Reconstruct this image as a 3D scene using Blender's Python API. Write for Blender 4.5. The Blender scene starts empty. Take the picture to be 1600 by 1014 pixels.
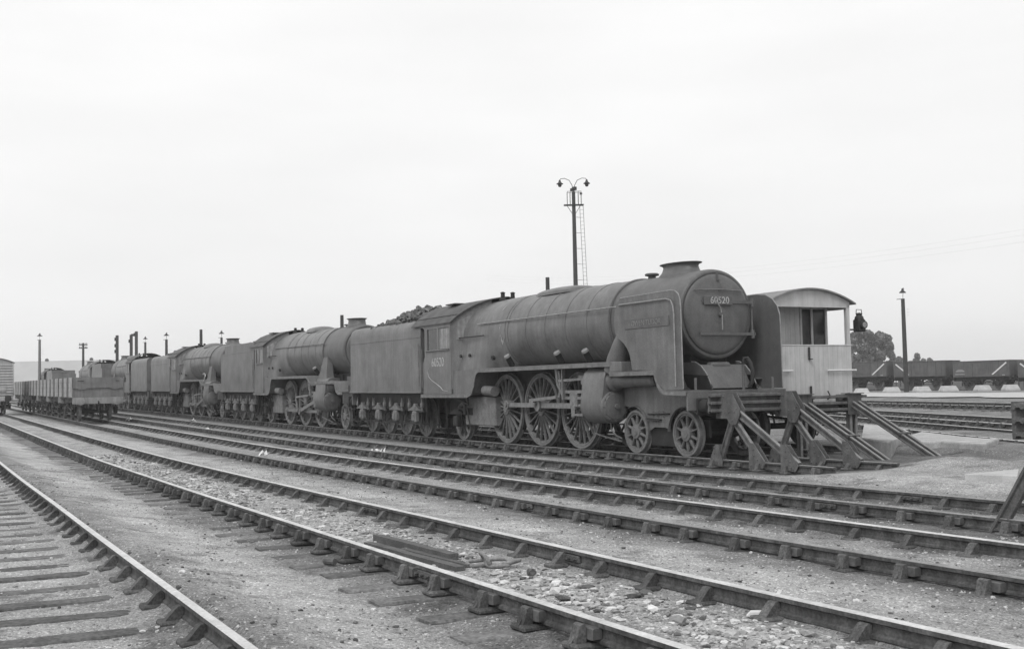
import bpy, bmesh, math, random
import numpy as np
from mathutils import Vector, Matrix, noise as mnoise
random.seed(7)
sc = bpy.context.scene
C = sc.collection
PI = math.pi
# ------------------------------------------------------------------ camera
F = 1813.8; PITCH, YAW, ROLL, EYE = math.radians(3.291), math.radians(27.150), math.radians(-1.189), 1.45
fw = Vector((-math.cos(YAW)*math.cos(PITCH), math.sin(YAW)*math.cos(PITCH), math.sin(PITCH)))
r0 = fw.cross(Vector((0, 0, 1))).normalized(); u0 = r0.cross(fw)
rt = math.cos(ROLL)*r0 + math.sin(ROLL)*u0
up = -math.sin(ROLL)*r0 + math.cos(ROLL)*u0
cam = bpy.data.cameras.new('camera'); co = bpy.data.objects.new('camera', cam); C.objects.link(co)
M = Matrix((rt, up, -fw)).transposed().to_4x4(); M.translation = (0, 0, EYE)
co.matrix_world = M
cam.sensor_width = 36; cam.lens = 36*F/1600; cam.clip_end = 8000; cam.clip_start = 0.1
sc.camera = co
# ------------------------------------------------------------------ sky, sun, exposure
SUN_EL, SUN_ROT = math.radians(49), math.radians(35)
w = bpy.data.worlds.new('World'); sc.world = w; w.use_nodes = True
nt = w.node_tree; nt.nodes.clear()
def N(t, kind, **kw):
    n = t.nodes.new(kind)
    for k, v in kw.items():
        if hasattr(n, k): setattr(n, k, v)
        else: n.inputs[k.replace('_', ' ')].default_value = v
    return n
sky = N(nt, 'ShaderNodeTexSky', sky_type='NISHITA', sun_disc=False, sun_elevation=SUN_EL, sun_rotation=SUN_ROT)
bw = N(nt, 'ShaderNodeRGBToBW'); nt.links.new(sky.outputs[0], bw.inputs[0])
m1 = N(nt, 'ShaderNodeMath', operation='MULTIPLY'); m1.inputs[1].default_value = 0.012; nt.links.new(bw.outputs[0], m1.inputs[0])
tc = N(nt, 'ShaderNodeTexCoord'); sx = N(nt, 'ShaderNodeSeparateXYZ'); nt.links.new(tc.outputs['Generated'], sx.inputs[0])
rp = N(nt, 'ShaderNodeValToRGB'); nt.links.new(sx.outputs[2], rp.inputs[0])
e = rp.color_ramp.elements; e[0].position = 0; e[0].color = (.755, .755, .755, 1); e[1].position = .34; e[1].color = (.84, .84, .84, 1)
mp = N(nt, 'ShaderNodeMapping'); mp.inputs['Scale'].default_value = (2, 2, 9); nt.links.new(tc.outputs['Generated'], mp.inputs[0])
cl = N(nt, 'ShaderNodeTexNoise'); cl.inputs['Scale'].default_value = 1.6; cl.inputs['Detail'].default_value = 5; nt.links.new(mp.outputs[0], cl.inputs[0])
mr = N(nt, 'ShaderNodeMapRange'); mr.inputs[1].default_value = .3; mr.inputs[2].default_value = .7; mr.inputs[3].default_value = .95; mr.inputs[4].default_value = 1.035
nt.links.new(cl.outputs[0], mr.inputs[0])
m2 = N(nt, 'ShaderNodeMath', operation='MULTIPLY'); nt.links.new(rp.outputs[0], m2.inputs[0]); nt.links.new(mr.outputs[0], m2.inputs[1])
m3 = N(nt, 'ShaderNodeMath', operation='ADD'); nt.links.new(m2.outputs[0], m3.inputs[0]); nt.links.new(m1.outputs[0], m3.inputs[1])
bg = N(nt, 'ShaderNodeBackground'); bg.inputs[1].default_value = 1.0
nt.links.new(m3.outputs[0], bg.inputs[0])
wo = N(nt, 'ShaderNodeOutputWorld'); nt.links.new(bg.outputs[0], wo.inputs[0])
sl = bpy.data.lights.new('sun', 'SUN'); sl.energy = 1.4; sl.angle = math.radians(20); sl.color = (1, 1, 1)
so = bpy.data.objects.new('sun', sl); C.objects.link(so)
# the sun stands high behind the camera's left shoulder, over the near side of the yard
sd = Vector((0.57*math.cos(SUN_EL), -0.82*math.cos(SUN_EL), math.sin(SUN_EL))).normalized()
so.rotation_euler = sd.to_track_quat('Z', 'Y').to_euler()
sc.view_settings.view_transform = 'Standard'; sc.view_settings.look = 'None'
sc.view_settings.exposure = 0.2; sc.view_settings.gamma = 1.0
sc.cycles.max_bounces = 6; sc.cycles.diffuse_bounces = 3; sc.cycles.use_denoising = True

# ------------------------------------------------------------------ lie of the land
def sp(t, k): return k*math.log1p(math.exp(max(-40, min(40, t/k))))
def zt(X, Y):                                     # height of the rail tops over the yard
    a = .0110*(sp(-X-28, 4)-sp(-X-280, 10))
    v = .372*X+.928*Y
    b = .045*(sp(v-12, .8)-sp(v-33, 1.5))
    return (a**4+b**4)**.25
def at(x, y, z=0.0):                              # a pixel of the photo on a level plane
    d = fw*F + rt*(x-800) + up*(507-y)
    return Vector((0, 0, EYE)) + d*((z-EYE)/d.z)
def hit(x, y):
    z = 0
    for _ in range(60):
        P = at(x, y, z); z = .7*z+.3*zt(P.x, P.y)
    return P
KY = [-40, 1.36, 1.55, 1.68, 1.79, 1.84, 2.05, 2.4, 2.9, 3.15, 3.70, 3.92, 4.0, 4.6, 5.1, 5.3, 5.43, 5.6, 6.0, 6.6, 7.1, 7.3, 7.5, 8.1, 8.7, 8.86, 9.1, 9.6, 10.15, 10.4, 11, 11.7, 11.86, 12.1, 13, 14.1, 15.1, 15.9, 16.8, 17.9, 19.4, 20.5, 24, 4000]
KD = [.199, .198, .172, .158, .06, .012, .022, .10, .165, .203, .198, .18, .16, .15, .155, .168, .09, .085, .125, .14, .158, .162, .165, .155, .165, .095, .10, .145, .162, .168, .155, .165, .10, .10, .14, .19, .20, .19, .13, .19, .19, .12, .17, .17]
def gz(X, Y):
    d = float(np.interp(Y, KY, KD))
    z = zt(X, Y)-d
    n = mnoise.noise(Vector((X*.9, Y*.9, 0)))*.012+mnoise.noise(Vector((X*3.1, Y*3.1, 5)))*.008
    if X > -40: n += mnoise.noise(Vector((X*9, Y*9, 9)))*.006
    if 3.95 < Y < 5.3: n *= 1.7
    z += n
    # beyond the ends of the loco roads the ash has been heaped up to the rails
    k = 1/(1+math.exp(max(-40, min(40, -(X+15.9)/.35)))) if Y > 13.2 else 0
    k *= 1/(1+math.exp(max(-40, min(40, -(Y-13.7)/.15)))) if Y < 30 else 0
    z += k*.13
    if 19.8 < Y < 28 and X > -26: z += .10*min(1, (Y-19.8)/.3)*min(1, (28-Y)/2)*min(1, (X+26)/2)
    z += .13*math.exp(-((X+15.0)**2/1.3+(Y-16.6)**2/.5))
    z += .10*math.exp(-((X+17.6)**2/1.0+(Y-18.7)**2/1.6))
    return z

# ------------------------------------------------------------------ materials (a grey world)
def mat(name, base, var=.3, scale=3.0, rough=.7, metal=0.0, bump=0.0, streak=0.0, rnd=0.0, fine=0.0, spec=.3, fscale=60, orand=0.0):
    m = bpy.data.materials.new(name); m.use_nodes = True; t = m.node_tree
    b = t.nodes['Principled BSDF']; b.inputs['Roughness'].default_value = rough; b.inputs['Metallic'].default_value = metal
    b.inputs['Specular IOR Level'].default_value = spec
    tc = N(t, 'ShaderNodeTexCoord'); oi = N(t, 'ShaderNodeObjectInfo')
    ad = N(t, 'ShaderNodeVectorMath', operation='ADD')
    mu = N(t, 'ShaderNodeMath', operation='MULTIPLY'); mu.inputs[1].default_value = 37.0
    t.links.new(oi.outputs['Random'], mu.inputs[0]); t.links.new(tc.outputs['Object'], ad.inputs[0]); t.links.new(mu.outputs[0], ad.inputs[1])
    n1 = N(t, 'ShaderNodeTexNoise'); n1.inputs['Scale'].default_value = scale; n1.inputs['Detail'].default_value = 8; n1.inputs['Roughness'].default_value = .65
    t.links.new(ad.outputs[0], n1.inputs['Vector'])
    mr = N(t, 'ShaderNodeMapRange'); mr.inputs[1].default_value = .3; mr.inputs[2].default_value = .7
    mr.inputs[3].default_value = base*(1-var); mr.inputs[4].default_value = base*(1+var)
    t.links.new(n1.outputs[0], mr.inputs[0]); out = mr.outputs[0]
    def mulnoise(out, vec_scale, sc_, amt, det=4):
        mp = N(t, 'ShaderNodeMapping'); mp.inputs['Scale'].default_value = vec_scale; t.links.new(ad.outputs[0], mp.inputs[0])
        n = N(t, 'ShaderNodeTexNoise'); n.inputs['Scale'].default_value = sc_; n.inputs['Detail'].default_value = det; t.links.new(mp.outputs[0], n.inputs['Vector'])
        q = N(t, 'ShaderNodeMapRange'); q.inputs[1].default_value = .32; q.inputs[2].default_value = .68; q.inputs[3].default_value = 1-amt; q.inputs[4].default_value = 1+amt
        t.links.new(n.outputs[0], q.inputs[0]); x = N(t, 'ShaderNodeMath', operation='MULTIPLY'); t.links.new(out, x.inputs[0]); t.links.new(q.outputs[0], x.inputs[1])
        return x.outputs[0]
    if streak: out = mulnoise(out, (1, 1, .07), 9, streak, 6)
    if fine: out = mulnoise(out, (1, 1, 1), fscale, fine, 3)
    if orand:
        q = N(t, 'ShaderNodeMapRange'); q.inputs[3].default_value = 1-orand; q.inputs[4].default_value = 1+orand
        t.links.new(oi.outputs['Random'], q.inputs[0]); x = N(t, 'ShaderNodeMath', operation='MULTIPLY'); t.links.new(out, x.inputs[0]); t.links.new(q.outputs[0], x.inputs[1]); out = x.outputs[0]
    if rnd:
        g = N(t, 'ShaderNodeNewGeometry'); q = N(t, 'ShaderNodeMapRange'); q.inputs[3].default_value = 1-rnd; q.inputs[4].default_value = 1+rnd
        t.links.new(g.outputs['Random Per Island'], q.inputs[0]); x = N(t, 'ShaderNodeMath', operation='MULTIPLY'); t.links.new(out, x.inputs[0]); t.links.new(q.outputs[0], x.inputs[1]); out = x.outputs[0]
    cb = N(t, 'ShaderNodeCombineColor'); [t.links.new(out, cb.inputs[i]) for i in range(3)]
    t.links.new(cb.outputs[0], b.inputs['Base Color'])
    if bump:
        bp = N(t, 'ShaderNodeBump'); bp.inputs['Strength'].default_value = 1; bp.inputs['Distance'].default_value = bump
        nb = N(t, 'ShaderNodeTexNoise'); nb.inputs['Scale'].default_value = scale*7; nb.inputs['Detail'].default_value = 6; t.links.new(ad.outputs[0], nb.inputs['Vector'])
        t.links.new(nb.outputs[0], bp.inputs['Height']); t.links.new(bp.outputs[0], b.inputs['Normal'])
    return m
K = {}
K['paint'] = mat('grimy_black_paint', .128, .32, 1.3, .46, 0, .0015, .13, 0, .22, .4)
K['boiler'] = mat('dusty_boiler_paint', .125, .34, 1.4, .42, 0, .0015, .14, 0, .20, .45)
K['smoke'] = mat('smokebox_black', .105, .24, 1.8, .5, 0, .0012, .08, 0, .2, .4)
K['top'] = mat('sooty_roof', .088, .35, 2.0, .75, 0, .002)
K['dust'] = mat('dusty_wheel', .165, .35, 6, .75, 0, .002, 0, 0, .2)
K['frame'] = mat('oily_frame', .027, .45, 4, .65, 0, .003, 0, 0, .2)
K['steel'] = mat('dull_steel', .21, .35, 8, .45, .3, 0, 0, 0, .2)
K['bright'] = mat('worn_handrail', .27, .3, 12, .5, .2)
K['lid'] = mat('pale_lid', .20, .25, 12, .6)
K['lamp'] = mat('lamp_iron', .035, .3, 8, .6)
K['white'] = mat('white_paint', .62, .15, 20, .7)
K['number'] = mat('faded_white_numerals', .40, .35, 14, .7)
K['plate'] = mat('nameplate_relief', .19, .4, 20, .5)
K['glass'] = mat('grimy_pane', .19, .35, 6, .35, 0, 0, .3)
K['darkglass'] = mat('dark_pane', .030, .3, 6, .2, 0, 0, 0, 0, 0, .5)
K['dark'] = mat('unlit_inside', .02, .3, 5, .8)
K['coal'] = mat('coal', .075, .4, 14, .45, 0, .004, 0, .8, spec=.5)  # tone varied per lump to paint in glints
K['rail'] = mat('rail_side_rust', .078, .35, 5, .8, 0, .002, .35, 0, .25, fscale=40)
K['railtop'] = mat('rail_top', .54, .25, 3, .5, .15, 0, 0, 0, .12, fscale=30)
K['raildull'] = mat('rail_top_dull', .25, .3, 3, .6, .1, 0, 0, 0, .2, fscale=30)
K['chair'] = mat('chair_iron', .090, .4, 9, .85, 0, .004, 0, 0, .35, orand=.3)
K['key'] = mat('oak_key', .105, .4, 14, .85, 0, .003, 0, .3)
K['sleeper'] = mat('sleeper_timber', .125, .4, 5, .9, 0, .008, 0, 0, .35, fscale=30, orand=.35)
K['timber'] = mat('old_timber', .10, .3, 4, .9, 0, .003, 0, 0, .25)
K['vangrey'] = mat('light_grey_paint', .47, .10, 3, .7, 0, 0, .10, 0, .06)
K['vanroof'] = mat('van_roof_felt', .22, .25, 3, .8)
K['boxvan'] = mat('weathered_van_paint', .36, .15, 3, .7, 0, 0, .12)
K['wagwood'] = mat('bleached_wagon_planks', .10, .4, 2.5, .85, 0, .002, .30, 0, .2)
K['wagend'] = mat('wagon_end_paint', .165, .2, 2.5, .8, 0, 0, .15, 0, .12)
K['wagpale'] = mat('bleached_door_planks', .30, .3, 2.5, .85, 0, .002, .25, 0, .2)
K['wagbeam'] = mat('wagon_headstock', .25, .2, 3, .8, 0, 0, .1, 0, .12)
K['wagsteel'] = mat('rusty_steel_body', .105, .25, 1.5, .8, 0, 0, .15)
K['pole'] = mat('tarred_pole', .050, .3, 6, .85)
K['palepole'] = mat('grey_pole', .15, .3, 6, .85)
K['wire'] = mat('wire', .6, .1, 3, .6)
K['conc'] = mat('concrete', .43, .18, 3, .9, 0, .003, 0, 0, .12)
K['conc2'] = mat('worn_ashy_concrete', .37, .28, 3.5, .95, 0, .006, 0, 0, .25)
K['leaf'] = mat('foliage', .12, .35, .5, .8, 0, 0, 0, .45)
K['bark'] = mat('bark', .06, .3, 4, .9)
K['shedroof'] = mat('asbestos_roof', .36, .08, .2, .8)
K['shedwall'] = mat('shed_wall', .34, .10, .3, .8)
K['stopsteel'] = mat('buffer_stop_steel', .110, .35, 5, .75, 0, .002, .2, 0, .25)
K['stoptop'] = mat('lit_rail_flange', .20, .3, 5, .7, .1, 0, 0, 0, .2)  # paler top faces of the stop rails, light painted onto the flange
K['stone'] = mat('rubble_stone', .36, .25, 30, .9, 0, .004, 0, .80)
K['pebble'] = mat('ash_pebbles', .31, .25, 30, .9, 0, 0, 0, .85)
K['litter'] = mat('pale_litter', .68, .15, 10, .8)
K['chain'] = mat('rusty_chain', .22, .25, 12, .8, 0, .002, 0, 0, .2)
def ground_material():
    m = bpy.data.materials.new('ash_ballast'); m.use_nodes = True; t = m.node_tree; b = t.nodes['Principled BSDF']
    b.inputs['Roughness'].default_value = .95; b.inputs['Specular IOR Level'].default_value = .1
    g = N(t, 'ShaderNodeNewGeometry'); P = g.outputs['Position']
    def noise(s, d, lo, hi, a=.3, c=.7, vec=None):
        n = N(t, 'ShaderNodeTexNoise'); n.inputs['Scale'].default_value = s; n.inputs['Detail'].default_value = d; n.inputs['Roughness'].default_value = .65
        t.links.new(vec or P, n.inputs['Vector'])
        q = N(t, 'ShaderNodeMapRange'); q.inputs[1].default_value = a; q.inputs[2].default_value = c; q.inputs[3].default_value = lo; q.inputs[4].default_value = hi
        t.links.new(n.outputs[0], q.inputs[0]); return q.outputs[0], n.outputs[0]
    def mul(a, c):
        x = N(t, 'ShaderNodeMath', operation='MULTIPLY'); t.links.new(a, x.inputs[0]); t.links.new(c, x.inputs[1]); return x.outputs[0]
    # zones across the yard: paths of fine ash are pale, beside the rails the ground is oily, under and behind the locomotives shade is painted in too
    s = N(t, 'ShaderNodeSeparateXYZ'); t.links.new(P, s.inputs[0])
    wob, _ = noise(.8, 3, -.22, .22)
    yy = N(t, 'ShaderNodeMath', operation='ADD'); t.links.new(s.outputs[1], yy.inputs[0]); t.links.new(wob, yy.inputs[1])
    q = N(t, 'ShaderNodeMapRange'); q.inputs[1].default_value = -2; q.inputs[2].default_value = 22; t.links.new(yy.outputs[0], q.inputs[0])
    r = N(t, 'ShaderNodeValToRGB'); t.links.new(q.outputs[0], r.inputs[0]); el = r.color_ramp.elements
    stops = [(-2, .29), (1.2, .30), (1.72, .19), (2.0, .21), (2.45, .34), (2.95, .33), (3.35, .19), (3.95, .15), (4.35, .27), (4.95, .28), (5.36, .2), (5.65, .3), (6.35, .32), (6.75, .21), (7.3, .13), (7.75, .22), (8.4, .26), (8.85, .15), (9.35, .25), (9.75, .17), (10.3, .13), (10.9, .20), (11.4, .20), (11.85, .13), (12.6, .24), (13.4, .18), (14.2, .055), (16.0, .04), (16.9, .10), (18, .10), (22, .17)]
    el[0].position = 0; el[0].color = (stops[0][1],)*3+(1,); el[1].position = 1; el[1].color = (stops[-1][1],)*3+(1,)
    for y, v in stops[1:-1]:
        x = el.new((y+2)/24); x.color = (v, v, v, 1)
    # the open ash beyond the stops
    mx = N(t, 'ShaderNodeMapRange'); mx.inputs[1].default_value = -17.2; mx.inputs[2].default_value = -15.4; t.links.new(s.outputs[0], mx.inputs[0])
    my = N(t, 'ShaderNodeMapRange'); my.inputs[1].default_value = 13.1; my.inputs[2].default_value = 13.6; t.links.new(s.outputs[1], my.inputs[0])
    mk = mul(mx.outputs[0], my.outputs[0])
    mi = N(t, 'ShaderNodeMix'); mi.data_type = 'FLOAT'; t.links.new(mk, mi.inputs[0]); t.links.new(r.outputs[0], mi.inputs[2])
    gy = N(t, 'ShaderNodeMapRange'); gy.inputs[1].default_value = 14.6; gy.inputs[2].default_value = 17.5; gy.inputs[3].default_value = .30; gy.inputs[4].default_value = .19; t.links.new(yy.outputs[0], gy.inputs[0]); t.links.new(gy.outputs[0], mi.inputs[3])
    big, _ = noise(.35, 4, .8, 1.18); med, _ = noise(2.2, 6, .72, 1.25); fin, fr = noise(26, 5, .7, 1.3); tiny, tr = noise(90, 2, .62, 1.4)
    st, _ = noise(1.1, 5, .62, 1.0, .34, .44)
    fy = N(t, 'ShaderNodeMapRange'); fy.inputs[1].default_value = 86; fy.inputs[2].default_value = 92; fy.inputs[3].default_value = 1.18; fy.inputs[4].default_value = .35; t.links.new(s.outputs[1], fy.inputs[0])
    c = mul(mul(mul(mul(mul(mi.outputs[0], fy.outputs[0]), big), med), fin), mul(tiny, st))
    vo = N(t, 'ShaderNodeTexVoronoi'); vo.inputs['Scale'].default_value = 60; t.links.new(P, vo.inputs['Vector'])
    sv = N(t, 'ShaderNodeSeparateColor'); t.links.new(vo.outputs['Color'], sv.inputs[0])
    lt = N(t, 'ShaderNodeMapRange'); lt.inputs[1].default_value = .86; lt.inputs[2].default_value = .98; lt.inputs[3].default_value = 1; lt.inputs[4].default_value = 1.9; t.links.new(sv.outputs[0], lt.inputs[0])
    dk = N(t, 'ShaderNodeMapRange'); dk.inputs[1].default_value = .86; dk.inputs[2].default_value = .98; dk.inputs[3].default_value = 1; dk.inputs[4].default_value = .5; t.links.new(sv.outputs[1], dk.inputs[0])
    c = mul(c, mul(lt.outputs[0], dk.outputs[0]))
    cb = N(t, 'ShaderNodeCombineColor'); [t.links.new(c, cb.inputs[i]) for i in range(3)]
    t.links.new(cb.outputs[0], b.inputs['Base Color'])
    a = N(t, 'ShaderNodeMath', operation='ADD'); t.links.new(fr, a.inputs[0]); h = N(t, 'ShaderNodeMath', operation='MULTIPLY'); h.inputs[1].default_value = .5; t.links.new(tr, h.inputs[0]); t.links.new(h.outputs[0], a.inputs[1])
    bp = N(t, 'ShaderNodeBump'); bp.inputs['Strength'].default_value = 1; bp.inputs['Distance'].default_value = .022; t.links.new(a.outputs[0], bp.inputs['Height']); t.links.new(bp.outputs[0], b.inputs['Normal'])
    return m
K['ground'] = ground_material()

# ------------------------------------------------------------------ mesh helpers
class MB:
    def __init__(s): s.v = []; s.f = []; s.mi = []; s.m = 0
    def add(s, vs, fs):
        o = len(s.v); s.v += [tuple(v) for v in vs]
        for f in fs: s.f.append(tuple(i+o for i in f)); s.mi.append(s.m)
        return s
    def box(s, c, d, b=0, rot=None):
        hx, hy, hz = d[0]/2, d[1]/2, d[2]/2; b = min(b, hx*.9, hy*.9, hz*.9); vs = []; fs = []
        if b <= 0:
            vs = [Vector((x*hx, y*hy, z*hz)) for x in (-1, 1) for y in (-1, 1) for z in (-1, 1)]
            fs = [(0, 1, 3, 2), (4, 6, 7, 5), (0, 4, 5, 1), (2, 3, 7, 6), (0, 2, 6, 4), (1, 5, 7, 3)]
        else:
            idx = {}
            for x in (-1, 1):
                for y in (-1, 1):
                    for z in (-1, 1):
                        for a in range(3):
                            q = [x*(hx-b), y*(hy-b), z*(hz-b)]; q[a] = (x*hx, y*hy, z*hz)[a]
                            idx[(x, y, z, a)] = len(vs); vs.append(Vector(q))
                        fs.append(tuple(idx[(x, y, z, a)] for a in range(3)))
            for a in range(3):
                o1, o2 = [i for i in range(3) if i != a]
                for sg in (-1, 1):
                    fs.append(tuple(idx[self_key(a, sg, o1, o2, p, q)] for p, q in ((-1, -1), (1, -1), (1, 1), (-1, 1))))
            for a in range(3):      # edges along axis a
                o1, o2 = [i for i in range(3) if i != a]
                for p in (-1, 1):
                    for q in (-1, 1):
                        def kk(e, ax):
                            k = [0, 0, 0]; k[a] = e; k[o1] = p; k[o2] = q; return idx[(k[0], k[1], k[2], ax)]
                        fs.append((kk(-1, o1), kk(1, o1), kk(1, o2), kk(-1, o2)))
        if rot is not None: vs = [rot @ v for v in vs]
        c = Vector(c); return s.add([v+c for v in vs], fs)
    def prism(s, poly, ax, a, b):                 # polygon in the plane across axis ax, from a to b
        def P(u, v, t): return (t, u, v) if ax == 'x' else ((u, t, v) if ax == 'y' else (u, v, t))
        n = len(poly); vs = [P(u, v, a) for u, v in poly]+[P(u, v, b) for u, v in poly]
        return s.add(vs, [tuple(range(n)), tuple(range(2*n-1, n-1, -1))]+[(i, (i+1) % n, n+(i+1) % n, n+i) for i in range(n)])
    def loft(s, rings, caps=True, closed=True):
        n = len(rings[0]); vs = [v for r in rings for v in r]; fs = []
        for k in range(len(rings)-1):
            for i in range(n if closed else n-1):
                j = (i+1) % n; fs.append((k*n+i, k*n+j, (k+1)*n+j, (k+1)*n+i))
        if caps and closed: fs += [tuple(range(n-1, -1, -1)), tuple(range((len(rings)-1)*n, len(rings)*n))]
        return s.add(vs, fs)
    def lathe(s, prof, org=(0, 0, 0), ax=(0, 0, 1), seg=24, s1=1, s2=1, caps=True):   # prof: (radius, along)
        a = Vector(ax).normalized(); h = Vector((0, 0, 1)) if abs(a.z) < .9 else Vector((1, 0, 0))
        u = a.cross(h).normalized(); v = a.cross(u); 
        if abs(a.z) > .9: u, v = Vector((1, 0, 0)), Vector((0, 1, 0))
        o = Vector(org)
        return s.loft([[o+a*t+u*(math.cos(2*PI*i/seg)*r*s1)+v*(math.sin(2*PI*i/seg)*r*s2) for i in range(seg)] for r, t in prof], caps)
    def cyl(s, p0, p1, r0, r1=None, seg=12, caps=True):
        p0, p1 = Vector(p0), Vector(p1); L = (p1-p0).length
        return s.lathe([(r0, 0), (r0 if r1 is None else r1, L)], p0, p1-p0, seg, 1, 1, caps)
    def tube(s, pts, r, seg=8):
        pts = [Vector(p) for p in pts]; rings = []
        t0 = (pts[1]-pts[0]).normalized(); h = Vector((0, 0, 1)) if abs(t0.z) < .9 else Vector((0, 1, 0)); u = t0.cross(h).normalized()
        for i, p in enumerate(pts):
            t = ((pts[min(i+1, len(pts)-1)]-pts[max(i-1, 0)])).normalized(); u = (u-t*u.dot(t)).normalized(); v = t.cross(u)
            rr = r[i] if isinstance(r, (list, tuple)) else r
            rings.append([p+u*math.cos(2*PI*k/seg)*rr+v*math.sin(2*PI*k/seg)*rr for k in range(seg)])
        return s.loft(rings)
    def sphere(s, c, r, seg=12, rg=8, sq=(1, 1, 1)):
        c = Vector(c)
        return s.loft([[c+Vector((sq[0]*r*math.sin(PI*k/rg)*math.cos(2*PI*i/seg), sq[1]*r*math.sin(PI*k/rg)*math.sin(2*PI*i/seg), sq[2]*r*math.cos(PI*k/rg))) for i in range(seg)] for k in [.02]+list(range(1, rg))+[rg-.02]])
    def bar(s, p0, p1, w_, h_, upv=(0, 0, 1)):    # a rectangular bar
        p0, p1 = Vector(p0), Vector(p1); t = (p1-p0).normalized(); upv = Vector(upv) if abs(t.dot(Vector(upv).normalized())) < .98 else Vector((0, 1, 0)) if abs(t.y) < .9 else Vector((1, 0, 0))
        u = t.cross(upv).normalized(); v = u.cross(t)
        return s.loft([[p+u*a*w_/2+v*b*h_/2 for a, b in ((-1, -1), (1, -1), (1, 1), (-1, 1))] for p in (p0, p1)])
    def mesh(s, name, mats, angle=35):
        me = bpy.data.meshes.new(name); me.from_pydata(s.v, [], s.f)
        for m in (mats if isinstance(mats, (list, tuple)) else [mats]): me.materials.append(m)
        me.polygons.foreach_set('material_index', s.mi)
        bm = bmesh.new(); bm.from_mesh(me); bmesh.ops.recalc_face_normals(bm, faces=bm.faces); bm.to_mesh(me); bm.free()
        if angle:
            me.polygons.foreach_set('use_smooth', [True]*len(me.polygons)); me.set_sharp_from_angle(angle=math.radians(angle))
        return me
    def halves(s, name, mats, parent=None, angle=35, ax=1):
        out = []
        for sg in (-1, 1):
            h = MB(); used = {}
            for f, mi in zip(s.f, s.mi):
                if sum(s.v[i][ax] for i in f)*sg <= 0: continue
                for i in f:
                    if i not in used: used[i] = len(h.v); h.v.append(s.v[i])
                h.f.append(tuple(used[i] for i in f)); h.mi.append(mi)
            if h.f: out.append(h.build(name, mats, parent, angle))
        return out
    def build(s, name, mats, parent=None, angle=35):
        return link(name, s.mesh(name, mats, angle), parent)
def self_key(a, sg, o1, o2, p, q):
    k = [0, 0, 0]; k[a] = sg; k[o1] = p; k[o2] = q
    return (k[0], k[1], k[2], a)
def link(name, me, parent=None, loc=None, rot=None):
    o = bpy.data.objects.new(name, me); C.objects.link(o)
    if parent is not None: o.parent = parent
    if loc is not None: o.location = loc
    if rot is not None: o.rotation_euler = rot
    return o
def tag(o, label=None, cat=None, group=None, kind=None):
    for k, v in (('label', label), ('category', cat), ('group', group), ('kind', kind)):
        if v: o[k] = v
    return o
def thing(name, label, cat, loc=(0, 0, 0), rot=(0, 0, 0), group=None):
    o = bpy.data.objects.new(name, None); C.objects.link(o); o.location = loc; o.rotation_euler = rot; o.empty_display_size = .3
    return tag(o, label, cat, group)
def kids(o): return [c for c in bpy.data.objects if c.parent == o]
def copy_tree(o, parent=None):
    c = o.copy(); C.objects.link(c)
    if parent is not None: c.parent = parent
    for k in KIDS.get(o.name, []): copy_tree(k, c)
    return c
KIDS = {}
def index_kids():
    KIDS.clear()
    for o in bpy.data.objects:
        if o.parent: KIDS.setdefault(o.parent.name, []).append(o)
def mir(L): return [(x, -y, z) for x, y, z in L]
def text_mesh(txt, size, depth, name, material):
    cu = bpy.data.curves.new(name, 'FONT'); cu.body = txt; cu.size = size; cu.extrude = depth; cu.align_x = 'CENTER'; cu.align_y = 'CENTER'
    o = bpy.data.objects.new('text_tmp', cu); C.objects.link(o); bpy.context.view_layer.update()
    me = bpy.data.meshes.new_from_object(o.evaluated_get(bpy.context.evaluated_depsgraph_get())); me.name = name
    bpy.data.objects.remove(o); me.materials.clear(); me.materials.append(material); return me

# ------------------------------------------------------------------ ground: one sheet to the horizon
def axis(parts):
    out = []
    for a, b, st in parts:
        n = max(1, round((b-a)/st)); out += [a+(b-a)*i/n for i in range(n)]
    return out+[parts[-1][1]]
xs = axis([(-1450, -1000, 150), (-1000, -300, 70), (-300, -110, 10), (-110, -60, 2), (-60, -30, .6), (-30, -17, .2), (-17, -4, .085), (-4, 6, .5), (6, 60, 9), (60, 860, 200)])
ysx = axis([(-600, -40, 80), (-40, -4, 4), (-4, 0, .4), (0, 6.2, .075), (6.2, 13, .13), (13, 21, .22), (21, 40, 1), (40, 120, 4), (120, 500, 30), (500, 1660, 290)])
g = MB(); nx, ny = len(xs), len(ysx)
g.v = [(x, y, gz(x, y)) for x in xs for y in ysx]
g.f = [(i*ny+j, (i+1)*ny+j, (i+1)*ny+j+1, i*ny+j+1) for i in range(nx-1) for j in range(ny-1)]
g.mi = [0]*len(g.f)
tag(g.build('ground', K['ground'], None, 0), kind='structure')
for p in bpy.data.objects['ground'].data.polygons: p.use_smooth = True

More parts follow.
